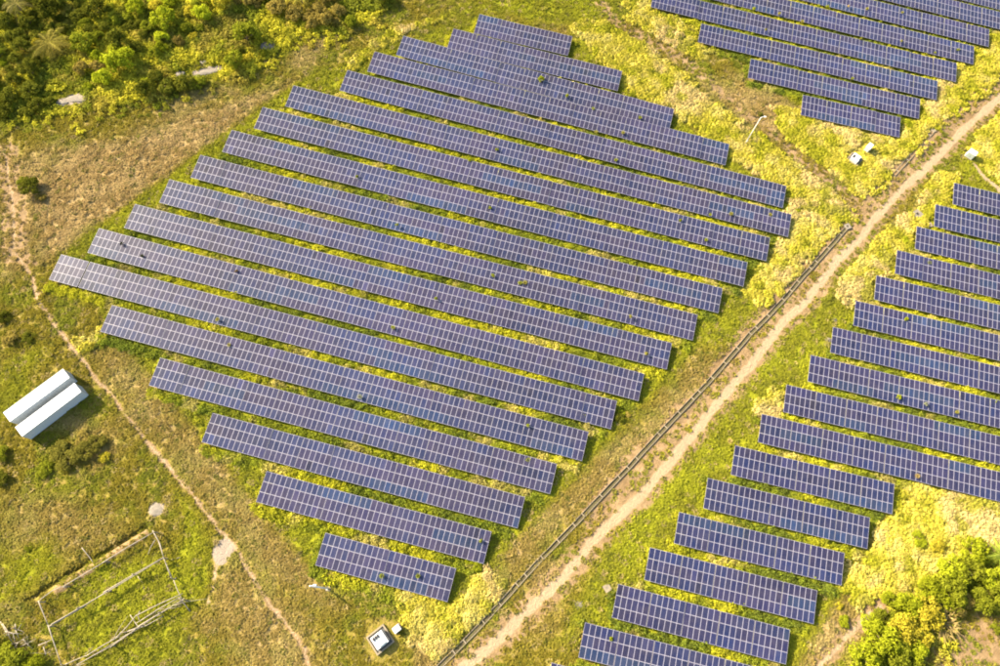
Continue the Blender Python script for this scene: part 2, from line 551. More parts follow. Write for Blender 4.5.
def masks(x, y):
    wx, wy = warp(x, y)
    vx, vy = warp(x, y, 0.5, 3.0)
    k = {}
    t = np.zeros_like(x)
    for i, p in enumerate(TALL):
        t = np.maximum(t, sstep(-3.6 if i < 6 else -1.2, 1.4, d_poly(wx, wy, p)))
    dtrack2 = d_line(vx, vy, TRACK2)
    t = t * sstep(1.2, 3.0, dtrack2) * sstep(0.6, 1.5, d_line(vx, vy, DRAIN)) * sstep(2.2, 3.6, d_line(vx, vy, TRACK)) * sstep(.8, 1.6, d_line(vx, vy, PATHR))
    k['tall'] = t
    d = np.zeros_like(x)
    for p, wt in zip(DRY, (1.0, .62, .72, .48, .62, .8, .9, .8)):
        d = np.maximum(d, wt * sstep(-4.0, 4.0, d_poly(wx, wy, p)))
    patch = NC_.fbm(x, y, 14.0, 4)
    d = np.maximum(d * 0.95, sstep(0.55, 0.78, patch) * 0.6)
    l = np.zeros_like(x)
    for p in LUSH:
        l = np.maximum(l, sstep(-3.0, 3.0, d_poly(wx, wy, p)))
    for p in PANELS_AREA:
        inside = sstep(-1.0, 1.5, d_poly(x, y, p))
        l = np.maximum(l, inside * 0.9)
        d = d * (1 - inside * 0.72)
    for p in BUSHY:
        inside = sstep(-1.0, 3.0, d_poly(wx, wy, p))
        l = np.maximum(l, inside * 0.6)
        d = d * (1 - inside * .6)
    k['dry'] = d * (1 - 0.6 * l)
    k['lush'] = l
    soil = sstep(4.6, 2.4, d_line(wx * .5 + x * .5, wy * .5 + y * .5, SOIL)) * sstep(0.22, 0.48, ND.fbm(x, y, 7.0) + 0.12)
    dirt = np.maximum(soil, sstep(2.8, 0.8, dtrack2) * 0.72)
    dirt = np.maximum(dirt, sstep(2.0, 1.0, d_line(vx, vy, PATHR)) * 0.8)
    dirt = np.maximum(dirt, sstep(-2.0, 3.0, d_poly(wx, wy, SOIL_R)))
    dirt = np.maximum(dirt, sstep(3.8, 1.4, d_line(vx, vy, TRACK)) * .82)
    dirt = np.maximum(dirt, .8 * sstep(1.1, .5, d_line(vx, vy, BANK)))
    fd = d_line(vx, vy, FOOT)
    left_w = np.where(y > at(15, 265)[1], 3.8, 0.75)
    dirt = np.maximum(dirt, sstep(left_w * 1.0, left_w * 0.5, fd) * .85)
    k['dirt'] = dirt
    bare = sstep(1.5, 0.4, np.abs(d_line(vx, vy, TRACK))) * (0.5 + .65 * NA.fbm(x, y, 5.0))
    bare = np.maximum(bare, sstep(0.45, 0.12, fd) * .72)
    bare = np.maximum(bare, sstep(0.7, 0.2, d_line(vx, vy, FOOT2)) * .6)
    bare = np.maximum(bare, sstep(0.8, 0.3, d_line(vx, vy, PATHR)) * .65)
    bare = np.maximum(bare, sstep(1.0, 0.4, d_line(vx, vy, PATHTR)) * .9)
    bare = np.maximum(bare, sstep(0.8, 0.2, d_line(vx, vy, TRACK2)) * .22)
    k['bare'] = bare
    pale = np.zeros_like(x)
    for (px, py, r) in ((222, 552, 2.0), (157, 510, 1.4), (222, 556, 1.6), (62, 102, 1.3), (70, 99, 1.6), (80, 98, 1.7), (89, 96, 1.2), (196, 74, 1.1), (204, 72, 1.1), (212, 70, 1.1), (220, 67, .9), (180, 74, 1.1), (268, 46, 1.6)):
        c = at(px, py)
        pale = np.maximum(pale, sstep(r * 1.15, r * 0.75, np.hypot(vx - c[0], vy - c[1])))
    k['pale'] = pale
    return k


def relief(x, y):
    h = (NA.fbm(x, y, 2.4, 3) - .5) * 0.34 + (NB.fbm(x, y, 9.0, 3) - .5) * 0.5
    flat = sstep(1.6, 3.2, d_line(x, y, TRACK)) * 0.75 + 0.25
    flat = flat * (sstep(0.8, 2.0, d_line(x, y, DRAIN)))
    h = h * flat
    h = h - 0.65 * sstep(0.75, 0.2, d_line(x, y, RIDGE)) + 0.35 * sstep(1.0, .2, d_line(x, y, BANK))
    h = h - 0.10 * sstep(1.2, 0.3, d_line(x, y, FOOT))
    return h


def gz(x, y):
    x = np.asarray(x, float); y = np.asarray(y, float)
    return terr(x, y) + relief(x, y)


def build_ground():
    fx = np.arange(-152, 142.01, 0.42)
    fy = np.arange(-42, 190.01, 0.42)
    far = np.array([1, 3, 8, 18, 40, 90, 200, 450, 900, 1800.0])
    xs = np.concatenate([fx[0] - far[::-1], fx, fx[-1] + far])
    ys = np.concatenate([fy[0] - far[::-1], fy, fy[-1] + far])
    X, Y = np.meshgrid(xs, ys)
    x, y = X.ravel(), Y.ravel()
    z = gz(x, y)
    nx, ny = len(xs), len(ys)
    i = np.arange((nx - 1) * (ny - 1))
    r, c = i // (nx - 1), i % (nx - 1)
    a = r * nx + c
    F = np.stack([a, a + 1, a + nx + 1, a + nx], 1)
    me = mesh_np('ground', np.stack([x, y, z], 1), F, M['ground'], smooth=True)
    k = masks(x, y)
    for n, v in k.items():
        at_ = me.attributes.new(n, 'FLOAT', 'POINT')
        at_.data.foreach_set('value', v.astype(np.float32))
    o = obj('ground', me)
    kind(o, 'structure')
    return o


build_ground()

# ------------------------------------------------------------------ solar rows
TAU = 0.10363
SLOPE = 5.6166
LOW = 0.75
# name, columns, offset across the rows, start, end along the row, bearing
ROWS = [
    ('L1', 24, -3.592, -28.517, -4.496, -0.1702), ('L2', 42, 3.926, -42.488, -0.066, -0.1703),
    ('L3', 60, 11.303, -56.238, 4.257, -0.1740), ('L4', 78, 18.695, -70.141, 8.566, -0.1752),
    ('L5', 96, 26.146, -83.863, 12.987, -0.1766), ('L6', 114, 33.572, -98.199, 17.088, -0.1764),
    ('L7', 114, 40.570, -94.074, 21.030, -0.1814), ('L8', 114, 48.348, -89.211, 25.640, -0.1751),
    ('L9', 114, 55.912, -84.801, 29.900, -0.1737), ('L10', 114, 63.349, -80.926, 34.236, -0.1729),
    ('L11', 114, 71.021, -77.266, 38.449, -0.1757), ('L12', 114, 78.563, -73.059, 42.572, -0.1761),
    ('L13', 114, 86.045, -68.763, 46.623, -0.1769), ('L14', 102, 93.415, -59.165, 44.269, -0.1821),
    ('L15', 84, 100.646, -54.511, 30.600, -0.1777), ('L16', 66, 106.65, -50.866, 15.302, -0.1889),
    ('L17', 42, 113.416, -37.424, 4.185, -0.1650), ('L18', 24, 120.15, -30.965, -7.701, -0.1515),
    ('R1', 30, -14.05, 14.75, 45.05, -0.1580), ('R2', 30, -6.690, 19.076, 49.376, -0.1580),
    ('R3', 30, 0.892, 23.528, 53.707, -0.1661), ('R4', 30, 8.164, 28.034, 58.044, -0.1620),
    ('R5', 30, 15.362, 32.375, 62.644, -0.1564), ('R6', 30, 22.733, 36.878, 67.156, -0.1552),
    ('R7', 30, 30.079, 41.297, 71.691, -0.1545), ('R8', 60, 37.719, 45.657, 106.257, -0.1580),
    ('R9', 60, 45.012, 50.051, 110.651, -0.1580), ('R10', 54, 52.605, 54.424, 108.964, -0.1580),
    ('R11', 48, 60.103, 58.701, 107.181, -0.1580), ('R12', 48, 67.493, 63.189, 111.669, -0.1580),
    ('R13', 42, 74.811, 67.464, 109.884, -0.1580), ('R14', 42, 82.424, 71.887, 114.307, -0.1580),
    ('R15', 36, 89.971, 76.352, 112.712, -0.1580), ('R16', 30, 97.206, 80.720, 111.020, -0.1580),
    ('R17', 30, 104.623, 85.250, 115.550, -0.1580),
    ('T1', 24, 118.488, 51.614, 75.759, -0.1336), ('T2', 42, 126.421, 36.846, 79.433, -0.1438),
    ('T3', 60, 134.037, 23.122, 83.582, -0.1472), ('T4', 78, 141.518, 10.145, 88.925, -0.1462),
    ('T5', 84, 149.048, 8.985, 93.825, -0.1462), ('T6', 72, 156.600, 25.611, 98.331, -0.1462),
    ('T7', 60, 164.10, 42.24, 102.84, -0.1462), ('T8', 48, 171.60, 58.87, 107.35, -0.1462),
]
ORD = ['first', 'second', 'third', 'fourth', 'fifth', 'sixth', 'seventh', 'eighth', 'ninth', 'tenth', 'eleventh', 'twelfth',
       'thirteenth', 'fourteenth', 'fifteenth', 'sixteenth', 'seventeenth', 'eighteenth',
       'nineteenth', 'twentieth'] + ['twenty-' + v for v in ('first', 'second', 'third', 'fourth', 'fifth', 'sixth', 'seventh', 'eighth', 'ninth')] + \
      ['thirtieth'] + ['thirty-' + v for v in ('first', 'second', 'third', 'fourth', 'fifth', 'sixth', 'seventh', 'eighth', 'ninth')]
BLOCK = {'L': 'left block', 'R': 'right block', 'T': 'upper right block'}

PW, PH = 0.972, 1.848          # one module
PITX = 0.988                   # pitch inside a table of six columns
SEC_W = PITX * 6


def module_mesh():
    mb = MB()
    w, h, t = PW / 2, PH / 2, 0.04
    ix, iy = w - 0.036, h - 0.043
    o = [(-w, -h), (w, -h), (w, h), (-w, h)]
    q = [(-ix, -iy), (ix, -iy), (ix, iy), (-ix, iy)]
    v = [(x, y, 0) for x, y in o] + [(x, y, t) for x, y in o] + [(x, y, t) for x, y in q] + [(x, y, t - .005) for x, y in q]
    f, m = [(3, 2, 1, 0)], [0]
    for k in range(4):
        k2 = (k + 1) % 4
        f += [(k, k2, 4 + k2, 4 + k), (4 + k, 4 + k2, 8 + k2, 8 + k), (8 + k, 8 + k2, 12 + k2, 12 + k)]
        m += [0, 0, 0]
    f.append((12, 13, 14, 15)); m.append(1)
    return mesh_np('solar_panel', np.array(v), f, [M['frame'], M['glass']], m)


def support_mesh():
    """purlins, rafters, posts and braces of one table; origin at the middle of its low edge"""
    mb = MB()
    for y in (0.35, 1.45, 2.25, 3.35, 4.15, 5.2):
        mb.box(-SEC_W / 2, SEC_W / 2, y - .03, y + .03, -.075, -.004)
    for x in (-2.2, 0.0, 2.2):
        mb.box(x - .035, x + .035, 0.15, SLOPE - .15, -.175, -.077)
        for y in (1.2, 4.4):
            drop = LOW + math.sin(TAU) * y
            yy = y + 0.02
            top = np.array([x, yy, -.177])
            g = np.array([0, -math.sin(TAU), -math.cos(TAU)])   # true down in table coordinates
            mb.tube([top, top + g * (drop + .55)], 0.055, 6)
        mb.tube([np.array([x, 1.25, -.75]), np.array([x, 2.6, -.18])], 0.03, 5)
    return mb.mesh('support_frame', M['steel'])


MOD, SUP = module_mesh(), support_mesh()
row_frames = {}
blue_noise = Noise(21)
lists = {b: [r for r in ROWS if r[0][0] == b] for b in 'LRT'}
SIZE = {24: 'short', 30: 'short', 42: 'medium'}


def build_row(name, ncol, t, s0, s1, th):
    b = name[0]
    idx = int(name[1:]) - 1
    a = np.array([math.cos(th), math.sin(th)]); q = np.array([-math.sin(th), math.cos(th)])
    nsec = ncol // 6
    ps = a * s0 + q * t
    pe = a * s1 + q * t
    base = a * (s0 + s1) / 2 + q * (t + 2.8)
    root = obj('solar_panel_row', None, loc=(base[0], base[1], float(terr(base[0], base[1]))))
    root.empty_display_size = 0.5
    n_in = len(lists[b])
    where = {'L': 'in the large left block', 'R': 'in the block right of the track', 'T': 'in the upper right block'}[b]
    if idx == 0:
        lab = 'blue solar panel row, bottom-most %s' % where
    else:
        lab = 'solar panel row, %s from the bottom %s' % (ORD[idx], where)
    tag(root, lab, 'solar row', 'solar panel rows in the ' + BLOCK[b])
    rootm = Matrix.Translation(root.location)
    inv = rootm.inverted()
    step = (s1 - s0) / nsec
    row_frames[name] = (a, q, t, s0, s1)
    runs = []
    for _ in range(1 + ncol // 40):
        k0 = random.randrange(0, ncol)
        runs.append((random.randrange(3), k0, k0 + random.randint(4, 16)))
    for k in range(nsec):
        sc = s0 + (k + .5) * step - (.22 if (name, k) == ('L6', 0) else 0)   # one table stands a little apart
        p = a * sc + q * t
        e0 = a * (sc - step / 2) + q * t
        e1 = a * (sc + step / 2) + q * t
        z0, z1 = float(terr(*e0)), float(terr(*e1))
        dz = random.gauss(0, .025)
        ax = Vector((e1[0] - e0[0], e1[1] - e0[1], z1 - z0)).normalized()
        tt = TAU + random.gauss(0, .004)
        yy = Vector((q[0] * math.cos(tt), q[1] * math.cos(tt), math.sin(tt)))
        yy = (yy - ax * yy.dot(ax)).normalized()
        zz = ax.cross(yy)
        sxk = (step - (0.10 if b != 'L' else 0.045)) / SEC_W
        mw = Matrix(((ax.x * sxk, yy.x, zz.x, p[0]), (ax.y * sxk, yy.y, zz.y, p[1]), (ax.z * sxk, yy.z, zz.z, (z0 + z1) / 2 + LOW + dz), (0, 0, 0, 1)))
        sec = bpy.data.objects.new('panel_table', SUP)
        C.objects.link(sec)
        sec.parent = root
        sec.matrix_local = inv @ mw
        sec_shift = random.gauss(0, .10)
        for r_ in range(3):
            for c_ in range(6):
                mo = bpy.data.objects.new('solar_panel', MOD)
                C.objects.link(mo)
                mo.parent = sec
                lx = (c_ - 2.5) * PITX
                ly = (r_ + .5) * SLOPE / 3
                mo.location = (lx, ly, random.gauss(0, .002))
                gx, gy = p[0] + lx * a[0], p[1] + lx * a[1] + r_ * 40.0
                n = float(blue_noise.fbm(np.array(gx), np.array(gy), 13.0, 3))
                v = n + sec_shift * .5 + random.gauss(0, .045)
                pu = min(max((v - .36) / .28, 0), 1)
                blue = np.array((0.0058, 0.0118, 0.050)) if b != 'L' else np.array((0.0090, 0.0148, 0.050))
                purp = np.array((0.0112, 0.0112, 0.043)) if b != 'L' else np.array((0.0172, 0.0152, 0.044))
                col = blue * (1 - pu) + purp * pu
                if any(r0 == r_ and k0 <= k * 6 + c_ < k1 for r0, k0, k1 in runs):
                    col = np.array((0.0075, 0.0190, 0.056)) * (1 + random.gauss(0, .08))
                br = .48 + .70 * float(blue_noise.fbm(np.array(gx + 300.0), np.array(gy * .5), 26.0, 2))
                col = col * br * (1 + random.gauss(0, .10))
                if random.random() < .012:
                    col = col * random.choice((.6, 1.5))
                mo.color = (*[float(c) for c in col], 1)
    return root


for r in ROWS:
    build_row(*r)

# ------------------------------------------------------------------ vegetation meshes
def blade_tuft(n, h, spread, width, lean, seed, tip=.75):
    g = np.random.default_rng(seed)
    V, F = [], []
    for i in range(n):
        w = g.random() * 2 * math.pi
        r = spread * 0.55 * math.sqrt(g.random())
        base = np.array([math.cos(w) * r, math.sin(w) * r, -.05])
        d = w + g.normal(0, .6)
        hh = h * (0.55 + .6 * g.random())
        out = lean * (0.5 + g.random())
        dirv = np.array([math.cos(d), math.sin(d), 0])
        side = np.array([-math.sin(d), math.cos(d), 0]) * width * (0.7 + .6 * g.random())
        p0, p1, p2 = base, base + dirv * out * .45 + np.array([0, 0, hh * .9]), base + dirv * out + np.array([0, 0, hh * (tip + .3 * g.random())])
        b = len(V)
        V += [p0 - side * .5, p0 + side * .5, p1 - side * .6, p1 + side * .6, p2 - side * .12, p2 + side * .12]
        F += [(b, b + 1, b + 3, b + 2), (b + 2, b + 3, b + 5, b + 4)]
    return np.array(V), np.array(F)


def leaf_cloud(n, centers, radii, size, seed, flat=.3, upb=.6):
    """n leaf quads spread round clump centres; diamonds, faces turned mostly outward and up"""
    g = np.random.default_rng(seed)
    ci = g.integers(0, len(centers), n)
    d = g.normal(size=(n, 3)); d /= np.linalg.norm(d, axis=1)[:, None]
    rad = radii[ci] * (0.55 + .5 * g.random(n) ** .5)
    p = centers[ci] + d * rad[:, None] * np.array([1, 1, .8])
    nrm = d + g.normal(size=(n, 3)) * .55 + np.array([0, 0, upb]); nrm /= np.linalg.norm(nrm, axis=1)[:, None]
    r = g.normal(size=(n, 3))
    u = np.cross(nrm, r); u /= np.linalg.norm(u, axis=1)[:, None]
    v = np.cross(nrm, u)
    s = size * (0.6 + .8 * g.random(n))[:, None]
    V = np.stack([p - u * s, p - v * s * .45 + nrm * s * .12, p + u * s, p + v * s * .45 + nrm * s * .12], 1).reshape(-1, 3)
    F = np.arange(4 * n).reshape(n, 4)
    return V, F


TUFTS = {}
for i in range(3):
    V, F = blade_tuft(70, 0.56, 0.50, 0.085, 0.46, 50 + i, .38)
    TUFTS['tall%d' % i] = mesh_np('tall_grass_tuft', V, F, M['grass'])
    V, F = blade_tuft(26, 0.30, 0.50, 0.075, 0.26, 70 + i)
    TUFTS['low%d' % i] = mesh_np('low_grass_tuft', V, F, M['grass'])
    g = np.random.default_rng(90 + i)
    cs = np.stack([g.normal(0, .28, 7), g.normal(0, .28, 7), .15 + .25 * g.random(7)], 1)
    V, F = leaf_cloud(90, cs, .18 + .12 * g.random(7), 0.13, 95 + i)
    TUFTS['herb%d' % i] = mesh_np('herb_tuft', V, F, M['grass'])


def scatter(name, label, meshes, pts, scale, col, squash=None):
    """one object of uncountable tufts, instanced on its own points by geometry nodes"""
    n = len(pts)
    me = bpy.data.meshes.new(name)
    me.vertices.add(n)
    me.vertices.foreach_set('co', pts.astype(np.float32).ravel())
    def addf(nm, v, ty='FLOAT', key='value'):
        a_ = me.attributes.new(nm, ty, 'POINT')
        a_.data.foreach_set(key, v.astype(np.float32).ravel())
    addf('scl', scale)
    rot = np.stack([rng.normal(0, .12, n), rng.normal(0, .12, n), rng.random(n) * 6.283], 1)
    addf('rot', rot, 'FLOAT_VECTOR', 'vector')
    addf('gcol', np.concatenate([col, np.ones((n, 1))], 1), 'FLOAT_COLOR', 'color')
    o = obj(name, me)
    kind(o, 'stuff', label)
    ng = bpy.data.node_groups.new(name, 'GeometryNodeTree')
    ng.interface.new_socket('Geometry', in_out='INPUT', socket_type='NodeSocketGeometry')
    ng.interface.new_socket('Geometry', in_out='OUTPUT', socket_type='NodeSocketGeometry')
    nd = ng.nodes
    gi, go = nd.new('NodeGroupInput'), nd.new('NodeGroupOutput')
    j = nd.new('GeometryNodeGeometryToInstance')
    for mm in meshes:
        src = bpy.data.objects.new(name + '_source', mm)
        oi = nd.new('GeometryNodeObjectInfo')
        oi.inputs['Object'].default_value = src
        oi.inputs['As Instance'].default_value = True
        ng.links.new(oi.outputs['Geometry'], j.inputs[0])
    iop = nd.new('GeometryNodeInstanceOnPoints')
    iop.inputs['Pick Instance'].default_value = True
    m2p = nd.new('GeometryNodeMeshToPoints')
    ng.links.new(gi.outputs[0], m2p.inputs[0])
    ng.links.new(m2p.outputs[0], iop.inputs['Points'])
    ng.links.new(j.outputs[0], iop.inputs['Instance'])

    def named(nm, ty):
        a_ = nd.new('GeometryNodeInputNamedAttribute')
        a_.data_type = ty
        a_.inputs[0].default_value = nm
        return [s for s in a_.outputs if s.enabled][0]
    ng.links.new(named('scl', 'FLOAT'), iop.inputs['Scale'])
    e2r = nd.new('FunctionNodeEulerToRotation')
    ng.links.new(named('rot', 'FLOAT_VECTOR'), e2r.inputs[0])
    ng.links.new(e2r.outputs[0], iop.inputs['Rotation'])
    ng.links.new(iop.outputs[0], go.inputs[0])
    md = o.modifiers.new('tufts', 'NODES')
    md.node_group = ng
    return o


def under_panel(x, y):
    r_ = np.zeros(np.shape(x), bool)
    for nm, ncol, t, s0, s1, th in ROWS:
        ca, sa = math.cos(th), math.sin(th)
        s = x * ca + y * sa
        w = -x * sa + y * ca
        r_ |= (s > s0 - .1) & (s < s1 + .1) & (w > t - .42) & (w < t + SLOPE - .25)
    return r_


def strip_zone(x, y):
    r_ = np.zeros(np.shape(x), bool)
    for nm, ncol, t, s0, s1, th in ROWS:
        ca, sa = math.cos(th), math.sin(th)
        s = x * ca + y * sa
        w = -x * sa + y * ca
        j = (NB(x, y, 2.0) - .5) * 1.6
        r_ |= (s > s0 - .3 + j) & (s < s1 - .6 + j) & (w > t - 2.1) & (w < t + SLOPE)
    return r_


def clear_of(x, y, dmain=1.0):
    ok = (d_line(x, y, DRAIN) > .42 + .5 * NB(x, y, 4.0)) & (d_line(x, y, DRAIN2) > .55)
    for px, py, r in ((380, 640, 3.2), (396, 627, 1.2), (855, 158, 2.6), (866, 147, 1.6), (968, 155, 1.4), (917, 214, 1.2), (929, 225, .9),
                      (45, 400, 0), (607, 588, .8)):
        c = at(px, py)
        ok &= np.hypot(x - c[0], y - c[1]) > r
    return ok


CONT = line([(3, 412), (66, 369), (92, 392), (30, 441)])


ROCKS = ((70, 99, 4.2), (207, 71, 4.0), (193, 74, 3.0), (180, 74, 2.0), (204, 62, 1.5), (267, 47, 2.4), (131, 26, 1.8))


def make_scatter():
    # candidate points over the farm
    n = 330000
    x = rng.uniform(-148, 138, n)
    y = rng.uniform(-38, 186, n)
    k = masks(x, y)
    ok = clear_of(x, y) & (d_poly(x, y, CONT) < 0.2)
    up_ = under_panel(x, y)
    z = gz(x, y)
    P_ = np.stack([x, y, z], 1)
    u = rng.random(n)
    keep_bare = (1 - np.clip(k['bare'] * 1.4, 0, 1)) * (1 - np.clip(k['pale'] * 1.5, 0, 1)) * (1 - .75 * k['dirt'])
    pan = strip_zone(x, y).astype(float)
    # --- tall yellow grass
    sel = ok & ~up_ & (k['tall'] > np.clip(rng.normal(.45, .2, n), .15, .9)) & (u < keep_bare)
    t = NA.fbm(x, y, 7.0, 3); t2 = NB.fbm(x, y, 3.0, 3)
    yel = np.array((0.43, 0.375, 0.05)); straw = np.array((0.48, 0.37, 0.15)); lime = np.array((0.25, 0.255, 0.012)); green = np.array((0.11, 0.115, 0.008))
    olive = np.array((0.19, 0.157, 0.02)); brown = np.array((0.30, 0.208, 0.082)); cream = np.array((0.54, 0.46, 0.17))
    s1 = sstep(.54, .70, t)[:, None]; s2 = sstep(.52, .72, t2)[:, None]; s3 = sstep(.46, .32, t2)[:, None]
    col = yel * (1 - s1) + straw * s1
    col = col * (1 - .5 * s2) + cream * .5 * s2
    col = col * (1 - .75 * s3) + lime * .75 * s3
    col = col * (1 + rng.normal(0, .13, (n, 1)))
    scatter('tall_yellow_grass', 'tall yellow and straw coloured grass in tufts between the rows and the track',
            [TUFTS['tall%d' % i] for i in range(3)], P_[sel], rng.uniform(.5, 1.25, sel.sum()), np.clip(col[sel], .02, .85))
    # --- lush strips between the rows
    sel = ok & ~up_ & (pan > 0) & (k['tall'] <= .45) & (u < keep_bare)
    st = ND.fbm(x, y, 9.0, 3)
    q1 = sstep(.48, .64, st)[:, None]; q2 = sstep(.42, .34, st)[:, None]; q3 = sstep(.60, .74, NB.fbm(x, y, 4.0, 2))[:, None]
    col2 = np.array((0.185, 0.205, 0.007)) * (1 - q1) + np.array((0.34, 0.325, 0.022)) * q1
    col2 = col2 * (1 - .7 * q2) + np.array((0.10, 0.13, 0.007)) * .7 * q2
    col2 = col2 * (1 - .5 * q3) + straw * .5 * q3
    col2 = col2 * (1 + rng.normal(0, .15, (n, 1)))
    h = sel & (rng.random(n) < .45)
    scatter('lush_weeds', 'lush lime green weeds filling the gaps between panel rows', [TUFTS['herb%d' % i] for i in range(3)], P_[h], rng.uniform(.6, 1.35, h.sum()), np.clip(col2[h], .02, .8))
    h2 = sel & ~h
    scatter('strip_grass', 'green grass growing in the strips between panel rows', [TUFTS['low%d' % i] for i in range(3)], P_[h2], rng.uniform(.8, 1.6, h2.sum()), np.clip(col2[h2], .02, .8))
    # --- undergrowth of the thicket and the grove
    wx_, wy_ = warp(x, y, 4.5, 9.0)
    bz = np.maximum(d_poly(wx_, wy_, BUSHY[0]), d_poly(wx_, wy_, GREEN_R)) > rng.normal(1.0, 2.2, n)
    bz &= d_line(x, y, PATHR) > 1.2
    for px, py, r in ROCKS:
        c = at(px, py)
        bz &= np.hypot(x - c[0], (y - c[1]) * 1.6) > r
    b1 = sstep(.40, .60, NA.fbm(x, y, 8.0, 3))[:, None]; b2 = sstep(.5, .7, NC_.fbm(x, y, 3.5, 2))[:, None]
    colb = np.array((0.135, 0.145, 0.012)) * (1 - b1) + np.array((0.33, 0.30, 0.025)) * b1
    colb = colb * 1.25 * (1 - .5 * b2) + np.array((0.34, 0.25, 0.06)) * .5 * b2
    gr = sstep(-2, 2, d_poly(x, y, GREEN_R))[:, None]
    colb = colb * (1 - .75 * gr) + (np.array((0.12, 0.155, 0.010)) * (1 - b1) + np.array((0.25, 0.27, 0.02)) * b1) * .75 * gr
    colb = colb * (1 + rng.normal(0, .18, (n, 1)))
    sb = ok & bz & (k['tall'] <= .45) & (rng.random(n) < .55 + .4 * gr[:, 0])
    scatter('undergrowth', 'low leafy undergrowth filling the thicket and the grove', [TUFTS['herb%d' % i] for i in range(3)], P_[sb], rng.uniform(.7, 1.9, sb.sum()), np.clip(colb[sb], .02, .8))
    # --- open meadow
    sel = ok & ~up_ & (pan == 0) & (k['tall'] <= .45) & (u < keep_bare * .9)
    m1 = NC_.fbm(x, y, 5.0, 3)
    g1 = sstep(.45, .62, m1)[:, None]
    col3 = olive * (1 - g1) + np.array((0.172, 0.178, 0.011)) * g1
    fdk = (k['dry'])[:, None]
    dd = brown * (1 - g1) + np.array((0.38, 0.272, 0.122)) * g1
    col3 = col3 * (1 - fdk) + dd * fdk
    lk = (k['lush'] * (1 - k['dry']))[:, None]
    col3 = col3 * (1 - lk) + (lime * (1 - g1) + np.array((0.20, 0.195, 0.008)) * g1) * lk
    rsel = rng.random(n)
    col3 = np.where((rsel < .06)[:, None], straw * .62, col3)
    col3 = np.where((rsel > .93)[:, None], green, col3)
    col3 = col3 * (1 + rng.normal(0, .12, (n, 1)))
    scatter('meadow_grass', 'rough olive and brown meadow grass around the panel blocks', [TUFTS['low%d' % i] for i in range(3)], P_[sel], rng.uniform(.55, 1.25, sel.sum()), np.clip(col3[sel], .02, .8))


make_scatter()

# ------------------------------------------------------------------ bushes and trees
CROWNS = []
for i in range(6):
    g = np.random.default_rng(200 + i)
    nc = 16
    w = g.random(nc) * 6.283
    rr = np.sqrt(g.random(nc)) * .72
    cs = np.stack([np.cos(w) * rr, np.sin(w) * rr, .30 + .62 * (1 - rr ** 2) * (.6 + .5 * g.random(nc))], 1)
    V, F = leaf_cloud(1700, cs, .20 + .16 * g.random(nc), 0.075, 210 + i)
    CROWNS.append(mesh_np('crown', V, F, M['leaf']))
DRYCROWNS = []
for i in range(2):
    g = np.random.default_rng(240 + i)
    V, F = blade_tuft(150, .8, 1.1, 0.05, .6, 241 + i)
    DRYCROWNS.append(mesh_np('dry_crown', V, F, M['leaf']))


def trunk_mesh(seed):
    g = np.random.default_rng(seed)
    mb = MB()
    mb.tube([(0, 0, -.2), (.02, .01, .25), (.04 * g.normal(), .04 * g.normal(), .6)], [.05, .04, .025], 7)
    for k in range(6):
        w = k * 1.05 + g.normal(0, .3)
        r = .35 + .25 * g.random()
        mb.tube([(0, 0, .12 + .05 * k), (math.cos(w) * r * .5, math.sin(w) * r * .5, .35 + .05 * k), (math.cos(w) * r, math.sin(w) * r, .6 + .08 * g.random())], [.03, .02, .008], 5)
    return mb.mesh('trunk', M['bark'], True)


TRUNKS = [trunk_mesh(300 + i) for i in range(3)]


def bush(px, py, r, h, col, label, group=None, name='shrub', cat='shrub', dry=False, pos=None):
    p = at(px, py) if pos is None else pos
    z = float(gz(p[0], p[1]))
    root = obj(name, None, loc=(p[0], p[1], z - .05), rot=(0, 0, random.random() * 6.28))
    root.empty_display_size = .3
    tag(root, label, cat, group)
    me = random.choice(DRYCROWNS if dry else CROWNS)
    c = obj('crown', me, root, scale=(r * random.uniform(.9, 1.1), r * random.uniform(.9, 1.1), h))
    v = random.gauss(1, .14)
    c.color = (col[0] * v, col[1] * v, col[2] * v, 1)
    obj('trunk', random.choice(TRUNKS), root, scale=(r, r, h))
    return root


DG, MG, LG, YG, OL = (0.085, 0.088, 0.010), (0.135, 0.145, 0.011), (0.20, 0.218, 0.011), (0.28, 0.235, 0.02), (0.175, 0.135, 0.03)
STR = (0.34, 0.25, 0.09)
BR = (0.105, 0.095, 0.016)


LAND = [(at(*p), t) for p, t in (((56, 52), 'around the largest palm'), ((20, 12), 'around the corner palm'), ((303, 6), 'around the right-most palm'),
        ((70, 95), 'by the flat pale ledge'), ((205, 68), 'by the long pale slab'), ((265, 45), 'by the rubble boulder'), ((131, 26), 'by the tan boulder'),
        ((10, 100), 'at the left edge'), ((200, 20), 'behind the long pale slab'), ((250, 5), 'at the top edge'), ((140, 85), 'on the lower fringe'), ((370, 10), 'at its right tip'), ((100, 5), 'at the top left edge'))]


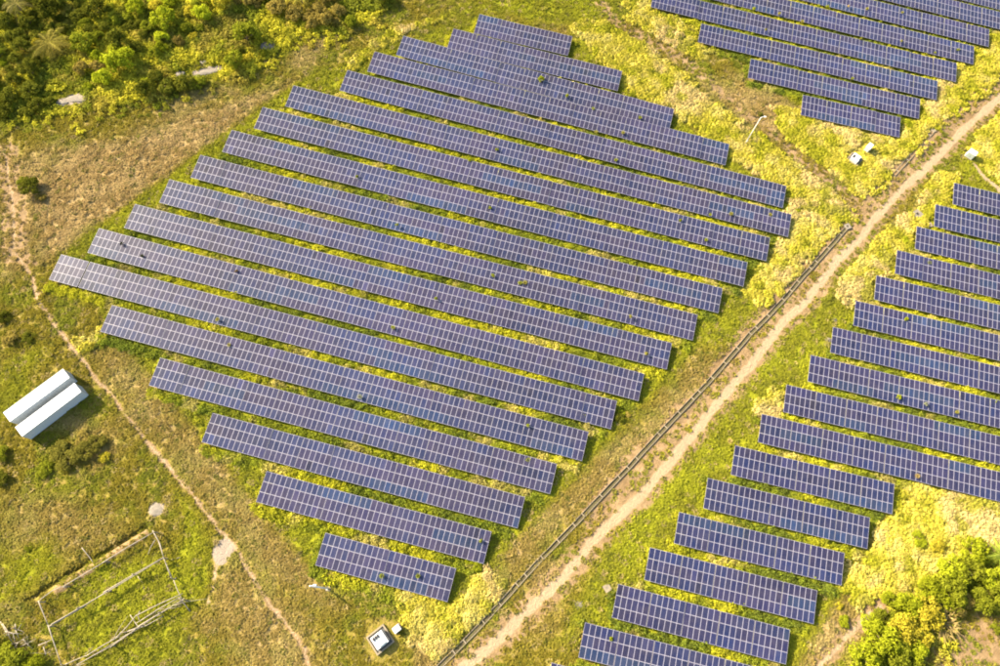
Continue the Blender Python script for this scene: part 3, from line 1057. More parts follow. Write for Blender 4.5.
def thicket():
    rnd = random.Random(5)
    poly = BUSHY[0]
    placed = []
    lo, hi = poly.min(0), poly.max(0)
    tries = 0
    while len(placed) < 290 and tries < 12000:
        tries += 1
        x, y = rnd.uniform(max(lo[0], -150), hi[0]), rnd.uniform(lo[1], min(hi[1], 158))
        r = rnd.choice((1.3, 1.7, 2.1, 2.6, 3.2, 3.8))
        if d_poly(np.array(x), np.array(y), poly) < r * .55:
            continue
        open_ = NB.fbm(np.array(x), np.array(y), 16.0, 2)
        if open_ > .66:
            continue
        if any(math.hypot(x - a, y - b) < (r + c) * .56 for a, b, c in placed):
            continue
        bad = False
        for px, py in ((68, 100), (205, 72), (178, 76), (270, 47), (60, 45), (22, 12), (305, 4)):
            c = at(px, py)
            if math.hypot(x - c[0], y - c[1]) < r + 1.0:
                bad = True
        if bad:
            continue
        placed.append((x, y, r))
    todo = []
    for x, y, r in placed:
        q = np.array([x, y, float(terr(x, y)) - CAM_Z])
        px, py = 500 + F_PX * (q @ RT) / (q @ fwd), 333 - F_PX * (q @ UP) / (q @ fwd)
        if px < -10 or py < -8:
            continue
        t = float(NA.fbm(np.array(x), np.array(y), 12.0, 2)) + rnd.gauss(0, .09)
        t += .07 * min(max((px - 90) / 120, 0), 1)
        k = 0 if t < .37 else 1 if t < .44 else 2 if t < .53 else 3 if t < .61 else 4
        near = min(LAND, key=lambda l: math.hypot(x - l[0][0], y - l[0][1]))[1]
        todo.append((px, x, y, r, k, near))
    todo.sort()
    seen = {}
    total = {}
    for d in todo:
        total[d[4:]] = total.get(d[4:], 0) + 1
    tone = ('dark green', 'mid green', 'bright green', 'yellow green', 'olive brown')
    for px, x, y, r, k, near in todo:
        i = seen[(k, near)] = seen.get((k, near), -1) + 1
        lab = '%s thicket bush %s' % (tone[k], near)
        if total[(k, near)] > 1:
            lab += ', %s from left' % ('leftmost, first' if i == 0 else ORD[i])
            lab = lab.replace('leftmost, first from left', 'leftmost one')
        bush(0, 0, r, r * rnd.uniform(.85, 1.4), tuple(c * 1.25 for c in (DG, MG, LG, YG, OL)[k]), lab, 'scrub bushes in the top left thicket', pos=np.array([x, y, 0]))


thicket()


def palm(px, py, rad, trunk_h, n, label, col=(0.10, 0.12, 0.03), seed=1):
    g = np.random.default_rng(seed)
    p = at(px, py)
    root = obj('palm_tree', None, loc=(p[0], p[1], float(gz(p[0], p[1])) - .05))
    tag(root, label, 'palm tree', 'palms in the scrub')
    mb = MB()
    mb.tube([(0, 0, -.3), (.1, 0, trunk_h * .5), (.05, .05, trunk_h)], [.24, .19, .16], 9)
    mb.build('trunk', M['bark'], root, smooth=True)
    for k in range(n):
        w = 6.283 * k / n + g.normal(0, .12)
        L = rad * (0.75 + .35 * g.random())
        rise = (0.45 - .75 * (k % 3) / 2) + g.normal(0, .1)
        V, F = [], []
        m_ = 13
        spine = []
        for i in range(m_):
            s = i / (m_ - 1)
            spine.append(np.array([L * s * (1 - .08 * s), 0, L * (rise * s - .55 * s * s)]))
        for i in range(m_ - 1):       # midrib
            b = len(V)
            a_, c_ = spine[i], spine[i + 1]
            wv = np.array([0, .035 * (1.1 - i / m_), 0])
            V += [a_ - wv, a_ + wv, c_ + wv, c_ - wv]
            F.append((b, b + 1, b + 2, b + 3))
        for i in range(2, m_):
            s = i / (m_ - 1)
            ll = L * .22 * math.sin(math.pi * min(s * .85 + .15, 1)) + .12
            for sd in (-1, 1):
                for e in (0, .5):
                    o0 = spine[i] * (1 - e) + spine[i - 1] * e
                    tip = o0 + np.array([ll * .55, sd * ll * .8, -ll * (.25 + .2 * g.random())])
                    b = len(V)
                    wd = np.array([.035, 0, 0])
                    V += [o0 - wd, o0 + wd, (o0 + tip) / 2 + wd * 1.3 + np.array([0, 0, .05]), tip]
                    F.append((b, b + 1, b + 2, b + 3))
        me = mesh_np('frond', np.array(V), np.array(F), M['leaf'])
        f = obj('frond', me, root, loc=(.05, .05, trunk_h), rot=(g.normal(0, .1), 0, w))
        v = 1 + g.normal(0, .15)
        f.color = (col[0] * v, col[1] * v, col[2] * v, 1)
    return root


palm(56, 52, 5.4, 2.6, 30, 'feathery palm with spread fronds in the thicket, largest of the palms', (0.20, 0.17, 0.035), seed=1)
palm(24, 14, 4.6, 3.0, 20, 'grey green palm at the top left corner of the thicket', (0.19, 0.165, 0.05), 2)
palm(303, 6, 4.0, 2.6, 18, 'palm at the top edge of the thicket, right-most of the palms', (0.20, 0.175, 0.03), 3)
palm(992, 556, 3.4, 2.2, 16, 'broad leaved palm at the right edge beside the tall yellow grass', (0.20, 0.24, 0.03), 4)

# single bushes on the meadow
for px, py, r, h, col, lab in (
        (33, 190, 2.6, 2.0, DG, 'dark round bush beside the pale bare ground at the left edge'),
        (25, 184, 1.6, 1.2, MG, 'small green bush just left of the dark round bush at left'),
        (42, 200, 1.3, 1.0, OL, 'low olive bush at the foot of the dark round bush'),
        (12, 340, 1.8, 1.2, OL, 'olive scrub on the left edge above the containers'),
        (30, 338, 1.5, 1.0, DG, 'dark scrub left of the footpath above the containers'),
        (5, 318, 1.7, 1.2, DG, 'dark scrub at the left edge beside the footpath bend'),
        (4, 455, 2.0, 1.4, MG, 'green bush at the left edge just below the containers'),
        (3, 478, 1.8, 1.3, DG, 'dark bush at the left edge two bushes below the containers'),
        (62, 452, 2.3, 1.3, BR, 'brown olive brush below the containers, left end of the brush patch'),
        (74, 462, 2.7, 1.5, BR, 'brown olive brush in the middle of the patch below the containers'),
        (88, 452, 2.5, 1.4, BR, 'brown olive brush at the right of the patch below the containers'),
        (98, 444, 2.0, 1.2, BR, 'small green brush at the right tip of the patch below the containers'),
        (82, 440, 1.9, 1.1, OL, 'low brush at the top of the patch below the containers'),
        (105, 458, 1.3, .8, YG, 'yellow green tuft bush right of the brush patch below the containers'),
        (45, 470, 1.9, 1.0, MG, 'low green bush left of the brush patch below the containers'),
        (18, 655, 3.0, 2.2, MG, 'rounded green bush in the bottom left corner'),
        (36, 662, 2.2, 1.6, LG, 'lighter green bush beside the rounded one in the bottom left corner'),
        (3, 645, 1.9, 1.6, DG, 'dark bush cut by the bottom left edge'),
        (29, 548, .9, .5, MG, 'tiny green bush on dry ground above the pole enclosure'),
        (619, 418, 1.3, .9, DG, 'dark small bush beside the drain near the middle right row ends'),
        (622, 412, .9, .6, LG, 'small bright bush next to the dark one beside the drain'),
        (584, 416, 1.0, .8, MG, 'green bush at the right end of the sixth row of the left block'),
        (628, 415, .8, .5, OL, 'olive tuft right of the small bushes beside the drain'),
        (478, 566, 1.2, .9, LG, 'bright green bush below the right end of the second row'),
        (470, 560, 1.0, .8, LG, 'bright green tuft left of the bush below the second row'),
        (575, 45, 1.0, .8, MG, 'green bush at the right end of the top-most row'),
        (760, 115, .8, .6, DG, 'small dark bush at the head of the leaning lamp pole'),
        (632, 97, 1.0, .8, MG, 'green bush in yellow grass above the sixteenth row'),
        (797, 212, .9, .7, LG, 'green bush in tall grass at the right end of the thirteenth row'),
        (907, 126, 1.2, .9, LG, 'lime green bush at the right end of the lowest upper right row'),
        (905, 240, 1.1, .8, LG, 'lime green bush in straw grass left of the right block'),
        (100, 338, 1.2, .6, LG, 'yellow green clump below the left end of the fifth row'),
        (730, 441, .55, .5, STR, 'pale straw tussock by the corner of the seventh right block row'),
        (843, 622, 1.3, .9, LG, 'lime bush on bare soil right of the bottom right rows'),
        (838, 606, .9, .6, YG, 'yellow green tuft on bare soil right of the bottom right rows')):
    bush(px, py, r, h, col, lab, dry=(col is STR))

# trees in the lower right corner
for px, py, r, h, col, lab in (
        (868, 626, 2.30, 2.21, LG, 'bright tree at the end of the bare path, outermost of the grove'),
        (888, 598, 2.07, 1.99, LG, 'small bright tree on the bank between path and yellow grass'),
        (935, 600, 2.53, 2.62, LG, 'lime tree wedged between the yellow leafed and deep green trees'),
        (955, 585, 2.30, 2.73, LG, 'slim lime tree just left of the large green tree'),
        (978, 600, 2.64, 2.52, MG, 'green tree overhanging the bare soil near the right edge'),
        (912, 652, 2.42, 2.31, LG, 'bright tree at the lower left margin of the bare soil'),
        (858, 655, 3.37, 3.40, LG, 'bright green tree nearest the bottom edge in the lower right corner'),
        (876, 640, 3.65, 3.69, LG, 'full bright green tree in the lower right corner beside the path'),
        (893, 655, 3.23, 3.12, MG, 'green tree at the bottom edge between two brighter ones'),
        (898, 628, 3.08, 3.12, YG, 'yellow green tree above the bright trees in the lower right corner'),
        (880, 615, 2.38, 2.27, MG, 'small green tree next to the path in the lower right corner'),
        (905, 602, 2.81, 2.69, LG, 'leafy green tree by the dark gap along the right path'),
        (922, 612, 3.23, 3.26, YG, 'yellow leafed tree in the middle of the lower right grove'),
        (925, 588, 2.81, 2.84, LG, 'green tree at the upper edge of the grove near the yellow grass'),
        (945, 592, 3.37, 3.40, MG, 'deep green tree in the middle of the grove near the right edge'),
        (945, 568, 3.08, 3.12, LG, 'bright green tree at the top of the lower right grove'),
        (966, 575, 3.37, 3.40, MG, 'large green tree left of the broad leaved palm'),
        (968, 552, 3.08, 3.12, LG, 'lime green tree touching the yellow grass at right'),
        (985, 575, 3.08, 3.26, LG, 'green tree below the broad leaved palm at the right edge'),
        (960, 605, 2.81, 2.40, OL, 'olive tree at the edge of the bare soil at right'),
        (940, 622, 2.67, 2.13, STR, 'straw coloured dry shrub between the grove and bare soil'),
        (918, 636, 2.38, 2.13, YG, 'pale yellow shrub at the left edge of the bare soil'),
        (998, 592, 2.81, 2.84, MG, 'green tree cut by the right edge above the bare soil'),
        (995, 628, 1.40, 1.13, MG, 'small bush on the bare soil at the right edge'),
        (905, 668, 2.81, 2.55, MG, 'green tree cut by the bottom edge beside bare soil'),
        (935, 545, 1.68, 1.28, YG, 'yellow green bush in the tall grass above the grove'),
        (915, 540, 1.83, 1.28, LG, 'green bush in the tall yellow grass right of the fifth row')):
    bush(px, py, r, h, col, lab, 'trees of the lower right grove', name='tree' if col is not STR else 'dry_shrub', cat='tree' if col is not STR else 'shrub', dry=(col is STR))

# ------------------------------------------------------------------ weeds growing through the panels
WEEDS = [(142, 256, 'L7', 'dark'), (122, 244, 'L7', 'dark'), (237, 272, 'L8', 'brown'), (218, 320, 'L6', 'olive'), (229, 345, 'L5', 'olive'), (357, 177, 'L10', 'g'),
         (397, 226, 'L9', 'g'), (490, 208, 'L10', 'g'), (493, 276, 'L8', 'g'), (436, 299, 'L7', 'g'), (393, 328, 'L6', 'g'),
         (541, 80, 'L16', 'big'), (567, 96, 'L16', 'big2'), (596, 132, 'L14', 'olive'), (623, 133, 'L14', 'olive'), (593, 109, 'L15', 'g'), (616, 160, 'L13', 'g'),
         (497, 150, 'L12', 'g'), (470, 160, 'L12', 'big2'), (360, 397, 'L4', 'grey'), (520, 283, 'L8', 'g'), (525, 283, 'L8', 'olive'), (571, 311, 'L7', 'g'), (630, 317, 'L8', 'olive'),
         (646, 354, 'L7', 'olive'), (640, 118, 'L16', 'g'), (710, 215, 'L12', 'g'), (731, 214, 'L12', 'olive'), (770, 215, 'L13', 'olive'),
         (680, 221, 'L11', 'g'), (706, 240, 'L11', 'g'), (382, 576, 'L1', 'g'), (418, 576, 'L1', 'g'), (481, 541, 'L2', 'g'), (528, 426, 'L5', 'g'), (528, 460, 'L4', 'g'),
         (754, 10, 'T4', 'big2'), (765, 31, 'T3', 'olive'), (779, 14, 'T4', 'olive'), (802, 22, 'T4', 'olive'), (818, 7, 'T5', 'big2'), (827, 7, 'T5', 'g'), (848, 7, 'T5', 'straw'), (867, 9, 'T5', 'olive'),
         (901, 42, 'T4', 'olive'), (860, 40, 'T4', 'olive'), (958, 50, 'T5', 'g'), (852, 79, 'T2', 'g'), (902, 13, 'T6', 'olive'), (934, 54, 'T4', 'g'),
         (906, 320, 'R12', 'big2'), (899, 397, 'R10', 'big2'), (995, 402, 'R10', 'g'), (957, 412, 'R10', 'olive'), (926, 404, 'R10', 'grey'), (917, 476, 'R8', 'straw'), (929, 263, 'R14', 'g'), (611, 639, 'R2', 'g')]
WC = {'g': ('green', LG), 'olive': ('olive', (0.24, 0.22, 0.04)), 'dark': ('dark', (0.03, 0.035, 0.012)), 'brown': ('brown', (0.17, 0.11, 0.04)),
      'big': ('tall bright green', LG), 'big2': ('bushy green', LG), 'grey': ('grey green', (0.22, 0.23, 0.15)), 'straw': ('straw coloured', STR)}
by_row = {}
for w in sorted(WEEDS):
    by_row.setdefault(w[2], []).append(w)
for rn, ws in by_row.items():
    i = int(rn[1:]) - 1
    for j, (px, py, _, c) in enumerate(ws):
        nm, col = WC[c]
        h = 1.55 if c != 'big' else 2.2
        p = at(px, py, 1.15)
        lab = '%s weed poking up through the %s row of the %s' % (nm, 'bottom' if i == 0 else ORD[i], BLOCK[rn[0]])
        same = [q for q in ws if q[3] == c]
        if len(same) > 1:
            lab += ', %s from left' % ORD[same.index(ws[j])]
        r = {'big': 1.1, 'big2': .6, 'dark': .4, 'brown': .4}.get(c, .42)
        root = obj('weed', None, loc=(p[0], p[1], float(gz(p[0], p[1])) - .05), rot=(0, 0, random.random() * 6))
        tag(root, lab, 'weed', 'weeds growing through the panels')
        cr = obj('crown', random.choice(CROWNS if c in ('big', 'big2') or random.random() < .45 else DRYCROWNS), root, loc=(0, 0, 1.0), scale=(r * random.uniform(.8, 1.2), r * random.uniform(.8, 1.2), .75 if c != 'big' else 1.1))
        cr.color = (*col, 1)
        mb = MB()
        mb.tube([(0, 0, -.1), (.02, .02, .7), (0, 0, 1.45)], [.03, .025, .015], 6)
        mb.build('stem', M['bark'], root)

# ------------------------------------------------------------------ concrete drain beside the track
def drain(pts, label, every, hw=0.34, wall=.09, hgt=.24):
    c = pts.mean(0)
    root = obj('drainage_channel', None, loc=(c[0], c[1], float(terr(*c))))
    tag(root, label, 'drain')
    loc = np.array(root.location)
    # resample
    P_ = [pts[0]]
    for a_, b_ in zip(pts[:-1], pts[1:]):
        L = np.linalg.norm(b_ - a_)
        m_ = max(1, int(L / 2.0))
        for k in range(1, m_ + 1):
            P_.append(a_ + (b_ - a_) * k / m_)
    P_ = np.array(P_)
    T_ = np.gradient(P_, axis=0)
    T_ /= np.linalg.norm(T_, axis=1)[:, None]
    S_ = np.stack([-T_[:, 1], T_[:, 0]], 1)

    def strip(o0, o1, z0, z1, name, mat, jitter=0.0):
        V, F = [], []
        for p, s in zip(P_, S_):
            g0 = float(terr(*p))
            jz = random.gauss(0, jitter)
            jl = 0.0 if jitter >= .02 else random.gauss(0, .02)
            for o_, z_ in ((o0, z0), (o1, z0), (o1, z1 + jz), (o0, z1 + jz)):
                w = p + s * (o_ + jl)
                V.append((w[0] - loc[0], w[1] - loc[1], g0 + z_ - loc[2]))
        n = len(P_)
        for i in range(n - 1):
            for k in range(4):
                k2 = (k + 1) % 4
                F.append((i * 4 + k, i * 4 + k2, (i + 1) * 4 + k2, (i + 1) * 4 + k))
        F.append((0, 3, 2, 1)); e = (n - 1) * 4
        F.append((e, e + 1, e + 2, e + 3))
        return obj(name, mesh_np(name, np.array(V), F, mat), root)
    strip(hw, hw + wall, -.4, hgt, 'channel_wall', M['concrete'], .015)
    strip(-hw - wall, -hw, -.4, hgt, 'channel_wall', M['concrete'], .015)
    strip(-hw + .002, hw - .002, -.3, .05, 'channel_bed', M['drain'], .02)
    acc = 0.0
    nxt = every * .5
    for i in range(1, len(P_)):
        acc += np.linalg.norm(P_[i] - P_[i - 1])
        if acc > nxt:
            nxt += every * random.uniform(.7, 1.35)
            p, s, t = P_[i], S_[i], T_[i]
            mb = MB()
            w_, l_ = random.uniform(.07, .11), hw + wall - .01
            z0, z1 = hgt - .12, hgt + .025
            pc = [(-w_, -l_), (w_, -l_), (w_, l_), (-w_, l_)]
            g0 = float(terr(*p))
            c8 = [tuple(np.append(p + t * u_ + s * v_ - loc[:2], g0 + z - loc[2])) for z in (z0, z1) for u_, v_ in pc]
            mb.quad_box(c8)
            mb.build('cross_beam', M['concrete'], root)
    return root


drain(DRAIN, 'long concrete drainage channel with cross beams along the dirt track', 3.6)
drain(DRAIN2, 'short drainage channel in yellow grass left of the track, toward top right', 4.5, .32, .10, .26)

# ------------------------------------------------------------------ shipping containers
def container(px0, py0, px1, py1, width, label):
    """px: centre line of the roof, far end to near end"""
    Hc = 2.6
    A = at(px0, py0, Hc); B = at(px1, py1, Hc)
    L = float(np.linalg.norm((B - A)[:2]))
    ang = math.atan2(B[1] - A[1], B[0] - A[0])
    mid = (A + B) / 2
    zb = float(terr(mid[0], mid[1])) + .12
    root = obj('shipping_container', None, loc=(mid[0], mid[1], zb), rot=(0, 0, ang))
    tag(root, label, 'container', 'white containers')
    w = width / 2
    # corrugated side walls
    def wall(y, sgn):
        V, F = [], []
        n = int(L / .14)
        for i in range(n + 1):
            x = -L / 2 + .1 + (L - .2) * i / n
            o_ = .0 if (i // 2) % 2 == 0 else .045
            V += [(x, y - sgn * o_, .16), (x, y - sgn * o_, Hc - .12)]
        for i in range(n):
            F.append((2 * i, 2 * i + 2, 2 * i + 3, 2 * i + 1))
        return mesh_np('side_wall', np.array(V), F, M['container'])
    obj('side_wall', wall(w, 1), root)
    obj('side_wall', wall(-w, -1), root)
    V, F = [], []
    n = int(L / .2)
    for i in range(n + 1):
        x = -L / 2 + .1 + (L - .2) * i / n
        o_ = 0 if (i // 2) % 2 == 0 else .025
        V += [(x, -w + .06, Hc - .03 - o_), (x, w - .06, Hc - .03 - o_)]
    for i in range(n):
        F.append((2 * i, 2 * i + 2, 2 * i + 3, 2 * i + 1))
    obj('roof', mesh_np('roof', np.array(V), F, M['container']), root)
    fr = MB()
    for sy_ in (-1, 1):
        y0, y1 = (w - .08, w + .01) if sy_ > 0 else (-w - .01, -w + .08)
        fr.box(-L / 2 + .13, L / 2 - .13, y0, y1, Hc - .13, Hc - .005)
        fr.box(-L / 2 + .13, L / 2 - .13, y0, y1, 0.02, .17)
        for x0, x1 in ((-L / 2, -L / 2 + .128), (L / 2 - .128, L / 2)):
            fr.box(x0, x1, y0 - .004, y1 + .004, 0, Hc)
    for x0, x1 in ((-L / 2 + .004, -L / 2 + .12), (L / 2 - .12, L / 2 - .004)):
        fr.box(x0, x1, -w + .085, w - .085, Hc - .13, Hc - .006)
        fr.box(x0, x1, -w + .085, w - .085, .01, .17)
    fr.build('frame', M['container'], root)
    fl = MB()
    fl.box(-L / 2 + .13, L / 2 - .13, -w + .09, w - .09, .05, .15)
    fl.build('floor', M['bark'], root)
    for sx_ in (1,):
        for s_ in (-1, 1):
            d = MB()
            y0, y1 = (0.006, w - .09) if s_ > 0 else (-w + .09, -.006)
            d.box(L / 2 - .09, L / 2 - .04, y0, y1, .175, Hc - .135)
            door = d.build('door', M['container'], root)
            for f_ in (.3, .7):
                r_ = MB()
                yb = y0 + (y1 - y0) * f_
                r_.tube([(L / 2 - .015, yb, .2), (L / 2 - .015, yb, Hc - .16)], .02, 6)
                r_.build('lock_rod', M['steel'], door)
    e = MB()
    e.box(-L / 2 + .04, -L / 2 + .09, -w + .09, w - .09, .175, Hc - .135)
    e.build('end_wall', M['container'], root)
    return root


container(7.5, 417.5, 66, 373.0, 2.35, 'long white container, the upper left one of the pair')
container(19.5, 432.2, 77.6, 387.2, 2.35, 'long white container, the lower right one of the pair')

# ------------------------------------------------------------------ pole enclosure
def Z(zx, zy, h=0.0):
    return at(zx / 3.916, 496 + zy / 3.916, h)


def enclosure():
    c = Z(430, 400)
    root = obj('pole_enclosure', None, loc=c)
    tag(root, 'collapsed enclosure of weathered wooden poles and rails at lower left', 'enclosure')

    def pole(a_, b_, r0=.075, r1=.06, nm='rail'):
        a_, b_ = np.array(a_) - c, np.array(b_) - c
        mid = (a_ + b_) / 2 + np.array([random.gauss(0, .14), random.gauss(0, .14), -.08])
        mb = MB()
        mb.tube([a_, (a_ + mid) / 2, mid, (mid + b_) / 2, b_], [r0, r0 * .97, (r0 + r1) / 2, r1, r1 * .95], 7)
        mb.build(nm, M['pole_wood'], root, smooth=True)
    H1 = 1.35
    rails = [((155, 408), (250, 352), 1.0, 1.2), ((245, 356), (430, 245), 1.2, 1.0), ((400, 262), (605, 140), 1.0, H1),
             ((190, 512), (420, 372), H1, H1), ((405, 378), (640, 240), H1, H1), ((200, 503), (640, 243), H1 + .12, H1 + .12),
             ((150, 410), (190, 510), H1, H1), ((188, 505), (240, 662), H1, H1),
             ((598, 135), (642, 245), H1, H1), ((615, 160), (668, 318), H1 - .2, H1 - .2), ((640, 240), (672, 316), H1 + .1, H1 - .3), ((680, 330), (716, 412), 1.0, H1),
             ((250, 662), (345, 622), .5, .6), ((300, 662), (435, 588), .9, 1.0), ((335, 628), (470, 548), .7, 1.1), ((430, 592), (548, 508), .9, H1), ((450, 560), (535, 465), .4, .9),
             ((530, 470), (715, 382), .9, H1), ((540, 512), (718, 405), H1, H1), ((548, 490), (700, 398), 1.0, 1.1), ((500, 530), (640, 470), .5, .8), ((480, 552), (590, 485), .3, .6),
             ((340, 640), (500, 545), .4, .5), ((510, 466), (545, 518), .3, 1.0), ((548, 450), (548, 492), .9, .9), ((745, 452), (698, 396), .1, 1.2),
             ((608, 172), (580, 228), 1.2, .1), ((540, 315), (566, 376), .1, .1), ((320, 202), (370, 268), .3, .1), ((702, 420), (722, 400), 1.2, 1.3), ((670, 250), (705, 240), .05, .2)]
    for (a_, b_, h0, h1) in rails:
        pole(Z(*a_, h0), Z(*b_, h1), .11 if h0 == H1 else .08, .07)
    rr_ = random.Random(9)
    for k in range(14):
        f_ = rr_.random()
        x0, y0 = 300 + 400 * f_, 655 - 250 * f_ + rr_.gauss(0, 12)
        ln, an = rr_.uniform(40, 120), math.radians(-32 + rr_.gauss(0, 22))
        pole(Z(x0, y0, rr_.uniform(.15, 1.1)), Z(x0 + ln * math.cos(an), y0 + ln * math.sin(an), rr_.uniform(.15, 1.2)), rr_.uniform(.035, .06), .03)
    for p_ in ((155, 412), (190, 512), (240, 660), (250, 356), (410, 258), (602, 142), (415, 374), (520, 305), (640, 244), (300, 440), (672, 318), (716, 408), (545, 512), (435, 590), (620, 455)):
        b_ = Z(*p_, H1 + .35)
        g_ = b_.copy(); g_[2] = float(gz(b_[0], b_[1])) - .3
        pole(g_, b_ + np.array([random.gauss(0, .05), random.gauss(0, .05), .12]), .12, .10, 'post')
    return root


enclosure()


def branches():
    c = Z(50, 560)
    root = obj('branch_pile', None, loc=c)
    tag(root, 'heap of bare grey branches at the left edge near the bottom', 'branches')
    rnd = random.Random(3)
    segs = [((0, 490), (60, 590)), ((10, 500), (45, 575)), ((40, 580), (110, 550)), ((60, 500), (75, 560)), ((20, 530), (90, 540)), ((80, 590), (140, 560)), ((170, 590), (178, 625)), ((55, 540), (85, 500)), ((90, 560), (130, 600)), ((150, 585), (210, 560))]
    for a_, b_ in segs:
        p, q = Z(*a_, rnd.uniform(.1, .5)) - c, Z(*b_, rnd.uniform(.2, .9)) - c
        mb = MB()
        m_ = (p + q) / 2 + np.array([rnd.gauss(0, .2), rnd.gauss(0, .2), .1])
        mb.tube([p, m_, q], [.09, .07, .03], 6)
        for k in range(3):
            e = m_ + np.array([rnd.gauss(0, .8), rnd.gauss(0, .8), rnd.uniform(.2, .7)])
            mb.tube([m_, (m_ + e) / 2 + np.array([.05, .1, .05]), e], [.04, .03, .012], 5)
        mb.build('branch', M['pole_wood'], root, smooth=True)


branches()

# ------------------------------------------------------------------ electrical cabinets, pads and posts
def transformer(px, py, ang, label, s=1.0, pit=True):
    p = at(px, py)
    root = obj('transformer_station', None, loc=(p[0], p[1], float(terr(p[0], p[1])) + .08), rot=(0, 0, ang), scale=s)
    tag(root, label, 'transformer')
    mb = MB()
    o_, i_ = 1.75, 1.5
    for x0, x1, y0, y1 in ((-o_, o_, -o_, -i_), (-o_, o_, i_, o_), (-o_, -i_, -i_ + .001, i_ - .001), (i_, o_, -i_ + .001, i_ - .001)):
        mb.box(x0, x1, y0, y1, -.5, .30)
    mb.build('curb', M['concrete'], root)
    mb = MB()
    mb.box(-i_ + .003, i_ - .003, -i_ + .003, i_ - .003, -.4, .06)
    mb.build('gravel_bed', M['gravel'], root)
    mb = MB()
    mb.box(-1.12, 1.12, -1.12, 1.12, .062, 1.25, bev=.06)
    mb.build('cabinet', M['white'], root)
    mb = MB()
    mb.box(-.45, .75, -.95, .25, 1.252, 1.36, bev=.03)
    mb.build('lid', M['greenish'], root)
    for k in range(3):
        mb = MB()
        mb.box(-.85 + .42 * k, -.58 + .42 * k, .42, .95, 1.252, 1.50, bev=.04)
        mb.build('bushing', M['rubber'], root)
    mb = MB()
    for k in range(7):
        mb.box(1.125, 1.40, -.9 + .28 * k, -.82 + .28 * k, .25, 1.05)
    mb.build('cooling_fins', M['steel'], root)
    mb = MB()
    mb.box(-.5, .5, -1.165, -1.124, .3, 1.1)
    mb.build('door', M['greenish'], root)
    return root


def cabinet(px, py, ang, w, d, h, label, ledge=.35, name='electrical_cabinet'):
    p = at(px, py)
    root = obj(name, None, loc=(p[0], p[1], float(terr(p[0], p[1])) + .05), rot=(0, 0, ang))
    tag(root, label, 'cabinet')
    mb = MB()
    mb.box(-w / 2 - ledge * .4, w / 2 + ledge * .4, -d / 2 - ledge * .4, d / 2 + ledge * .4, -.5, .14)
    mb.build('plinth', M['concrete'], root)
    mb = MB()
    mb.box(-w / 2, w / 2, -d / 2, d / 2, .142, h)
    mb.build('housing', M['white'], root)
    mb = MB()
    mb.box(-w / 2 - .06, w / 2 + .06, -d / 2 - .06, d / 2 + .06, h + .002, h + .10, bev=.04)
    mb.build('roof', M['white'], root)
    for s_ in (-1, 1):
        mb = MB()
        x0, x1 = (.01, w / 2 - .04) if s_ > 0 else (-w / 2 + .04, -.01)
        mb.box(x0, x1, -d / 2 - .03, -d / 2 - .002, .25, h - .1)
        dr = mb.build('door', M['greenish'], root)
        mb = MB()
        xh = .06 * s_
        mb.box(xh - .015, xh + .015, -d / 2 - .06, -d / 2 - .032, h * .5 - .1, h * .5 + .1)
        mb.build('handle', M['steel'], dr)
    return root


ang_t = math.radians(42)
transformer(380.5, 639.5, ang_t, 'white transformer cabinet in a square concrete pit near the bottom edge')
cabinet(397.5, 628.5, ang_t, 1.15, .9, 1.3, 'small white cabinet right beside the bottom transformer pit')
transformer(854, 160, math.radians(52), 'white transformer cabinet in yellow grass below the upper right block', .82)
cabinet(866, 150.5, math.radians(52), 1.7, 1.0, 1.6, 'white cabinet beside the transformer in yellow grass')
cabinet(968.5, 156.5, math.radians(-35), 1.7, 1.3, 1.6, 'white cabinet right of the track near the top right corner')


def manhole(px, py, size, ang, label, hole=True):
    p = at(px, py)
    root = obj('concrete_manhole', None, loc=(p[0], p[1], float(terr(p[0], p[1])) + .12), rot=(0, 0, ang))
    tag(root, label, 'manhole')
    s, h = size / 2, size * .17
    mb = MB()
    for x0, x1, y0, y1 in ((-s, s, -s, -h), (-s, s, h, s), (-s, -h, -h + .001, h - .001), (h, s, -h + .001, h - .001)):
        mb.box(x0, x1, y0, y1, -.5, .22)
    mb.build('slab', M['concrete'] if not hole else M['stone'], root)
    mb = MB()
    mb.box(-h + .003, h - .003, -h + .003, h - .003, -.5, .0 if hole else .18)
    mb.build('shaft' if hole else 'cover', M['dark'] if hole else M['stone'], root)
    return root


manhole(917, 214.5, 1.9, math.radians(40), 'pale concrete slab with a dark square hole left of the right block')
manhole(929, 225.5, 1.1, math.radians(20), 'small pale concrete cover near the corner of a right block row', False)
manhole(847, 227, 1.3, math.radians(30), 'concrete sump with dark opening at the upper end of the long drain')
manhole(881.5, 251, 1.2, math.radians(15), 'dark sump opening in straw grass right of the track')
manhole(607, 588, 1.25, math.radians(35), 'pale square concrete block in grass left of the third right block row', False)
manhole(933, 131, 1.0, math.radians(30), 'small concrete sump at the upper end of the short drain', False)


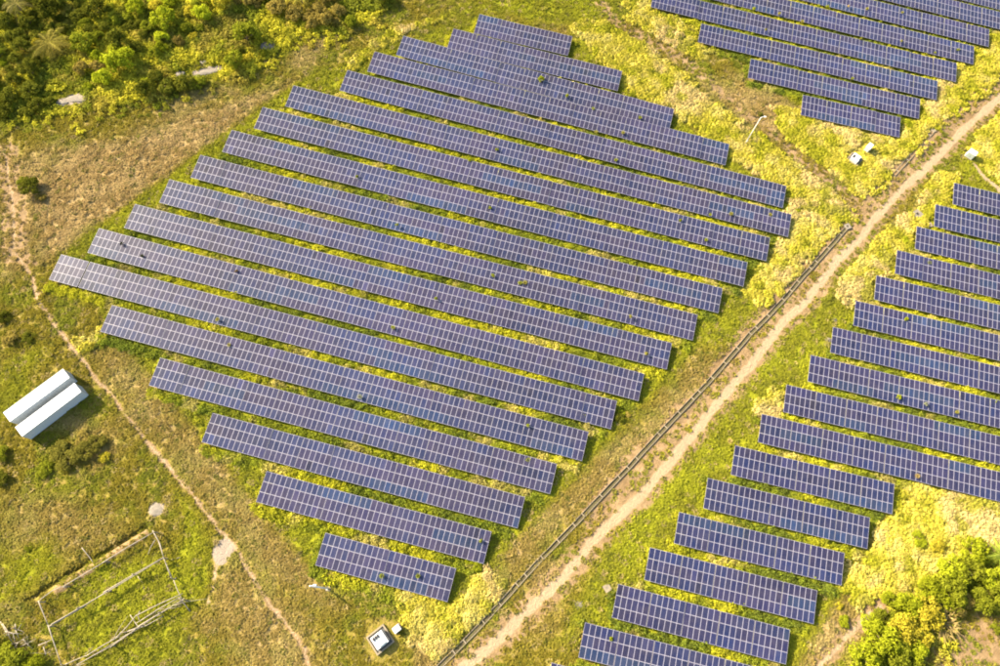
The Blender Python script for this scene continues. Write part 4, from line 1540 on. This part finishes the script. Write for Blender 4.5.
def lamp_pole(base_px, top_px, label, height=None, thick=1.0):
    """upright post found from the pixel of its foot and of its head"""
    b = at(*base_px)
    # height at which the vertical above the foot passes nearest the head pixel
    best = min(((lambda q: (math.hypot(500 + F_PX * (q @ RT) / (q @ fwd) - top_px[0], 333 - F_PX * (q @ UP) / (q @ fwd) - top_px[1]), h))(b + np.array([0, 0, h - CAM_Z])) for h in np.arange(1, 16, .1)))
    h = best[1] if height is None else height
    top = np.array([0, 0, h]) if height is None else at(top_px[0], top_px[1], h) - b
    root = obj('lamp_pole', None, loc=(b[0], b[1], float(terr(b[0], b[1])) - .05))
    tag(root, label, 'lamp pole')
    mb = MB()
    mb.tube([(0, 0, 0), top * .5, top], [.12 * thick, .10 * thick, .08 * thick], 10)
    mb.build('mast', M['white'], root, smooth=True)
    mb = MB()
    mb.box(-.45, .45, -.45, .45, -.3, .22, bev=.05)
    mb.build('footing', M['concrete'], root)
    mb = MB()
    mb.tube([top + np.array(v) for v in ((0, 0, -.05), (.35, .1, .12), (.75, .2, .15))], .04, 7)
    arm = mb.build('arm', M['lamp'], root, smooth=True)
    mb = MB()
    mb.box(top[0] + .6, top[0] + 1.15, top[1] + .05, top[1] + .35, h + .10, h + .2, bev=.03)
    mb.build('lamp_head', M['lamp'], arm)
    mb = MB()
    mb.box(-.14, .14, -.22, -.11, 1.1, 1.6)
    mb.build('junction_box', M['white'], root)
    return root


lamp_pole((328.5, 588.5), (309.5, 586), 'leaning white lamp pole on the meadow below the bottom-most left row', 4.6, 1.4)
lamp_pole((745, 144), (758.5, 116), 'thin white lamp pole in yellow grass beside the upper track')

# ------------------------------------------------------------------ rocks and pale patches
def rock_mesh(seed, flat=.5):
    g = np.random.default_rng(seed)
    import bmesh
    bm = bmesh.new()
    bmesh.ops.create_icosphere(bm, subdivisions=3, radius=1.0)
    nx = Noise(seed + 400)
    for v in bm.verts:
        d = np.array(v.co)
        k = .6 + .55 * float(nx(np.array(d[0] + 2 * d[2]), np.array(d[1] - d[2]), .55)) + .3 * float(nx(np.array(d[0] - d[2]), np.array(d[1] + d[2]), .22))
        v.co = Vector((d[0] * k, d[1] * k, max(d[2], -.3) * k * flat))
    me = bpy.data.meshes.new('rock')
    bm.to_mesh(me)
    bm.free()
    me.materials.append(M['stone'])
    me.polygons.foreach_set('use_smooth', np.full(len(me.polygons), True, bool))
    return me


def rock(px, py, a_, b_, h, ang, label, seed, name='rock', cat='rock'):
    p = at(px, py)
    o = obj(name, rock_mesh(seed), loc=(p[0], p[1], float(gz(p[0], p[1])) - h * .1), rot=(0, 0, ang), scale=(a_, b_, h))
    tag(o, label, cat)
    return o


rock(75, 99, 2.4, 1.0, .45, .1, 'pale flat rock ledge at the lower edge of the thicket, leftmost', 1)
rock(62, 103, 1.1, .8, .5, .4, 'smaller pale rock just left of the flat ledge', 2)
rock(207, 71.5, 3.4, .9, .5, .30, 'long pale concrete slab lying at the edge of the thicket', 3, 'concrete_slab', 'slab')
rock(180, 74, 1.2, .9, .6, .2, 'pale boulder left of the long slab at the thicket edge', 4)
rock(204, 62, .9, .7, .6, .2, 'small pale boulder just above the long slab', 5)
rock(267, 47, 1.6, 1.2, .6, .2, 'grey rubble boulder at the thicket edge, rightmost', 6)
rock(131, 26, 1.5, .9, .8, .0, 'tan boulder in the middle of the thicket', 7)
rock(157, 510, 1.3, 1.0, .35, .3, 'bright white heap of lime at the top of the pole enclosure', 8, 'lime_heap', 'heap')
rock(577, 605, 1.1, .8, .35, .2, 'low heap of pale rubble left of the second right block row', 9, 'rubble_heap', 'heap')
rock(828, 340, .8, .6, .5, .1, 'brown mound of earth at the end of the eleventh right block row', 10, 'earth_mound', 'mound')
rock(767, 304, .45, .35, .3, .1, 'small pale stone beside the drain above its middle', 11)
rock(486, 10, .4, .35, .35, .1, 'tiny white stone above the top-most row of the left block', 12)
rock(834, 320, .7, .5, .3, .4, 'pale stone patch left of the twelfth right block row', 13)
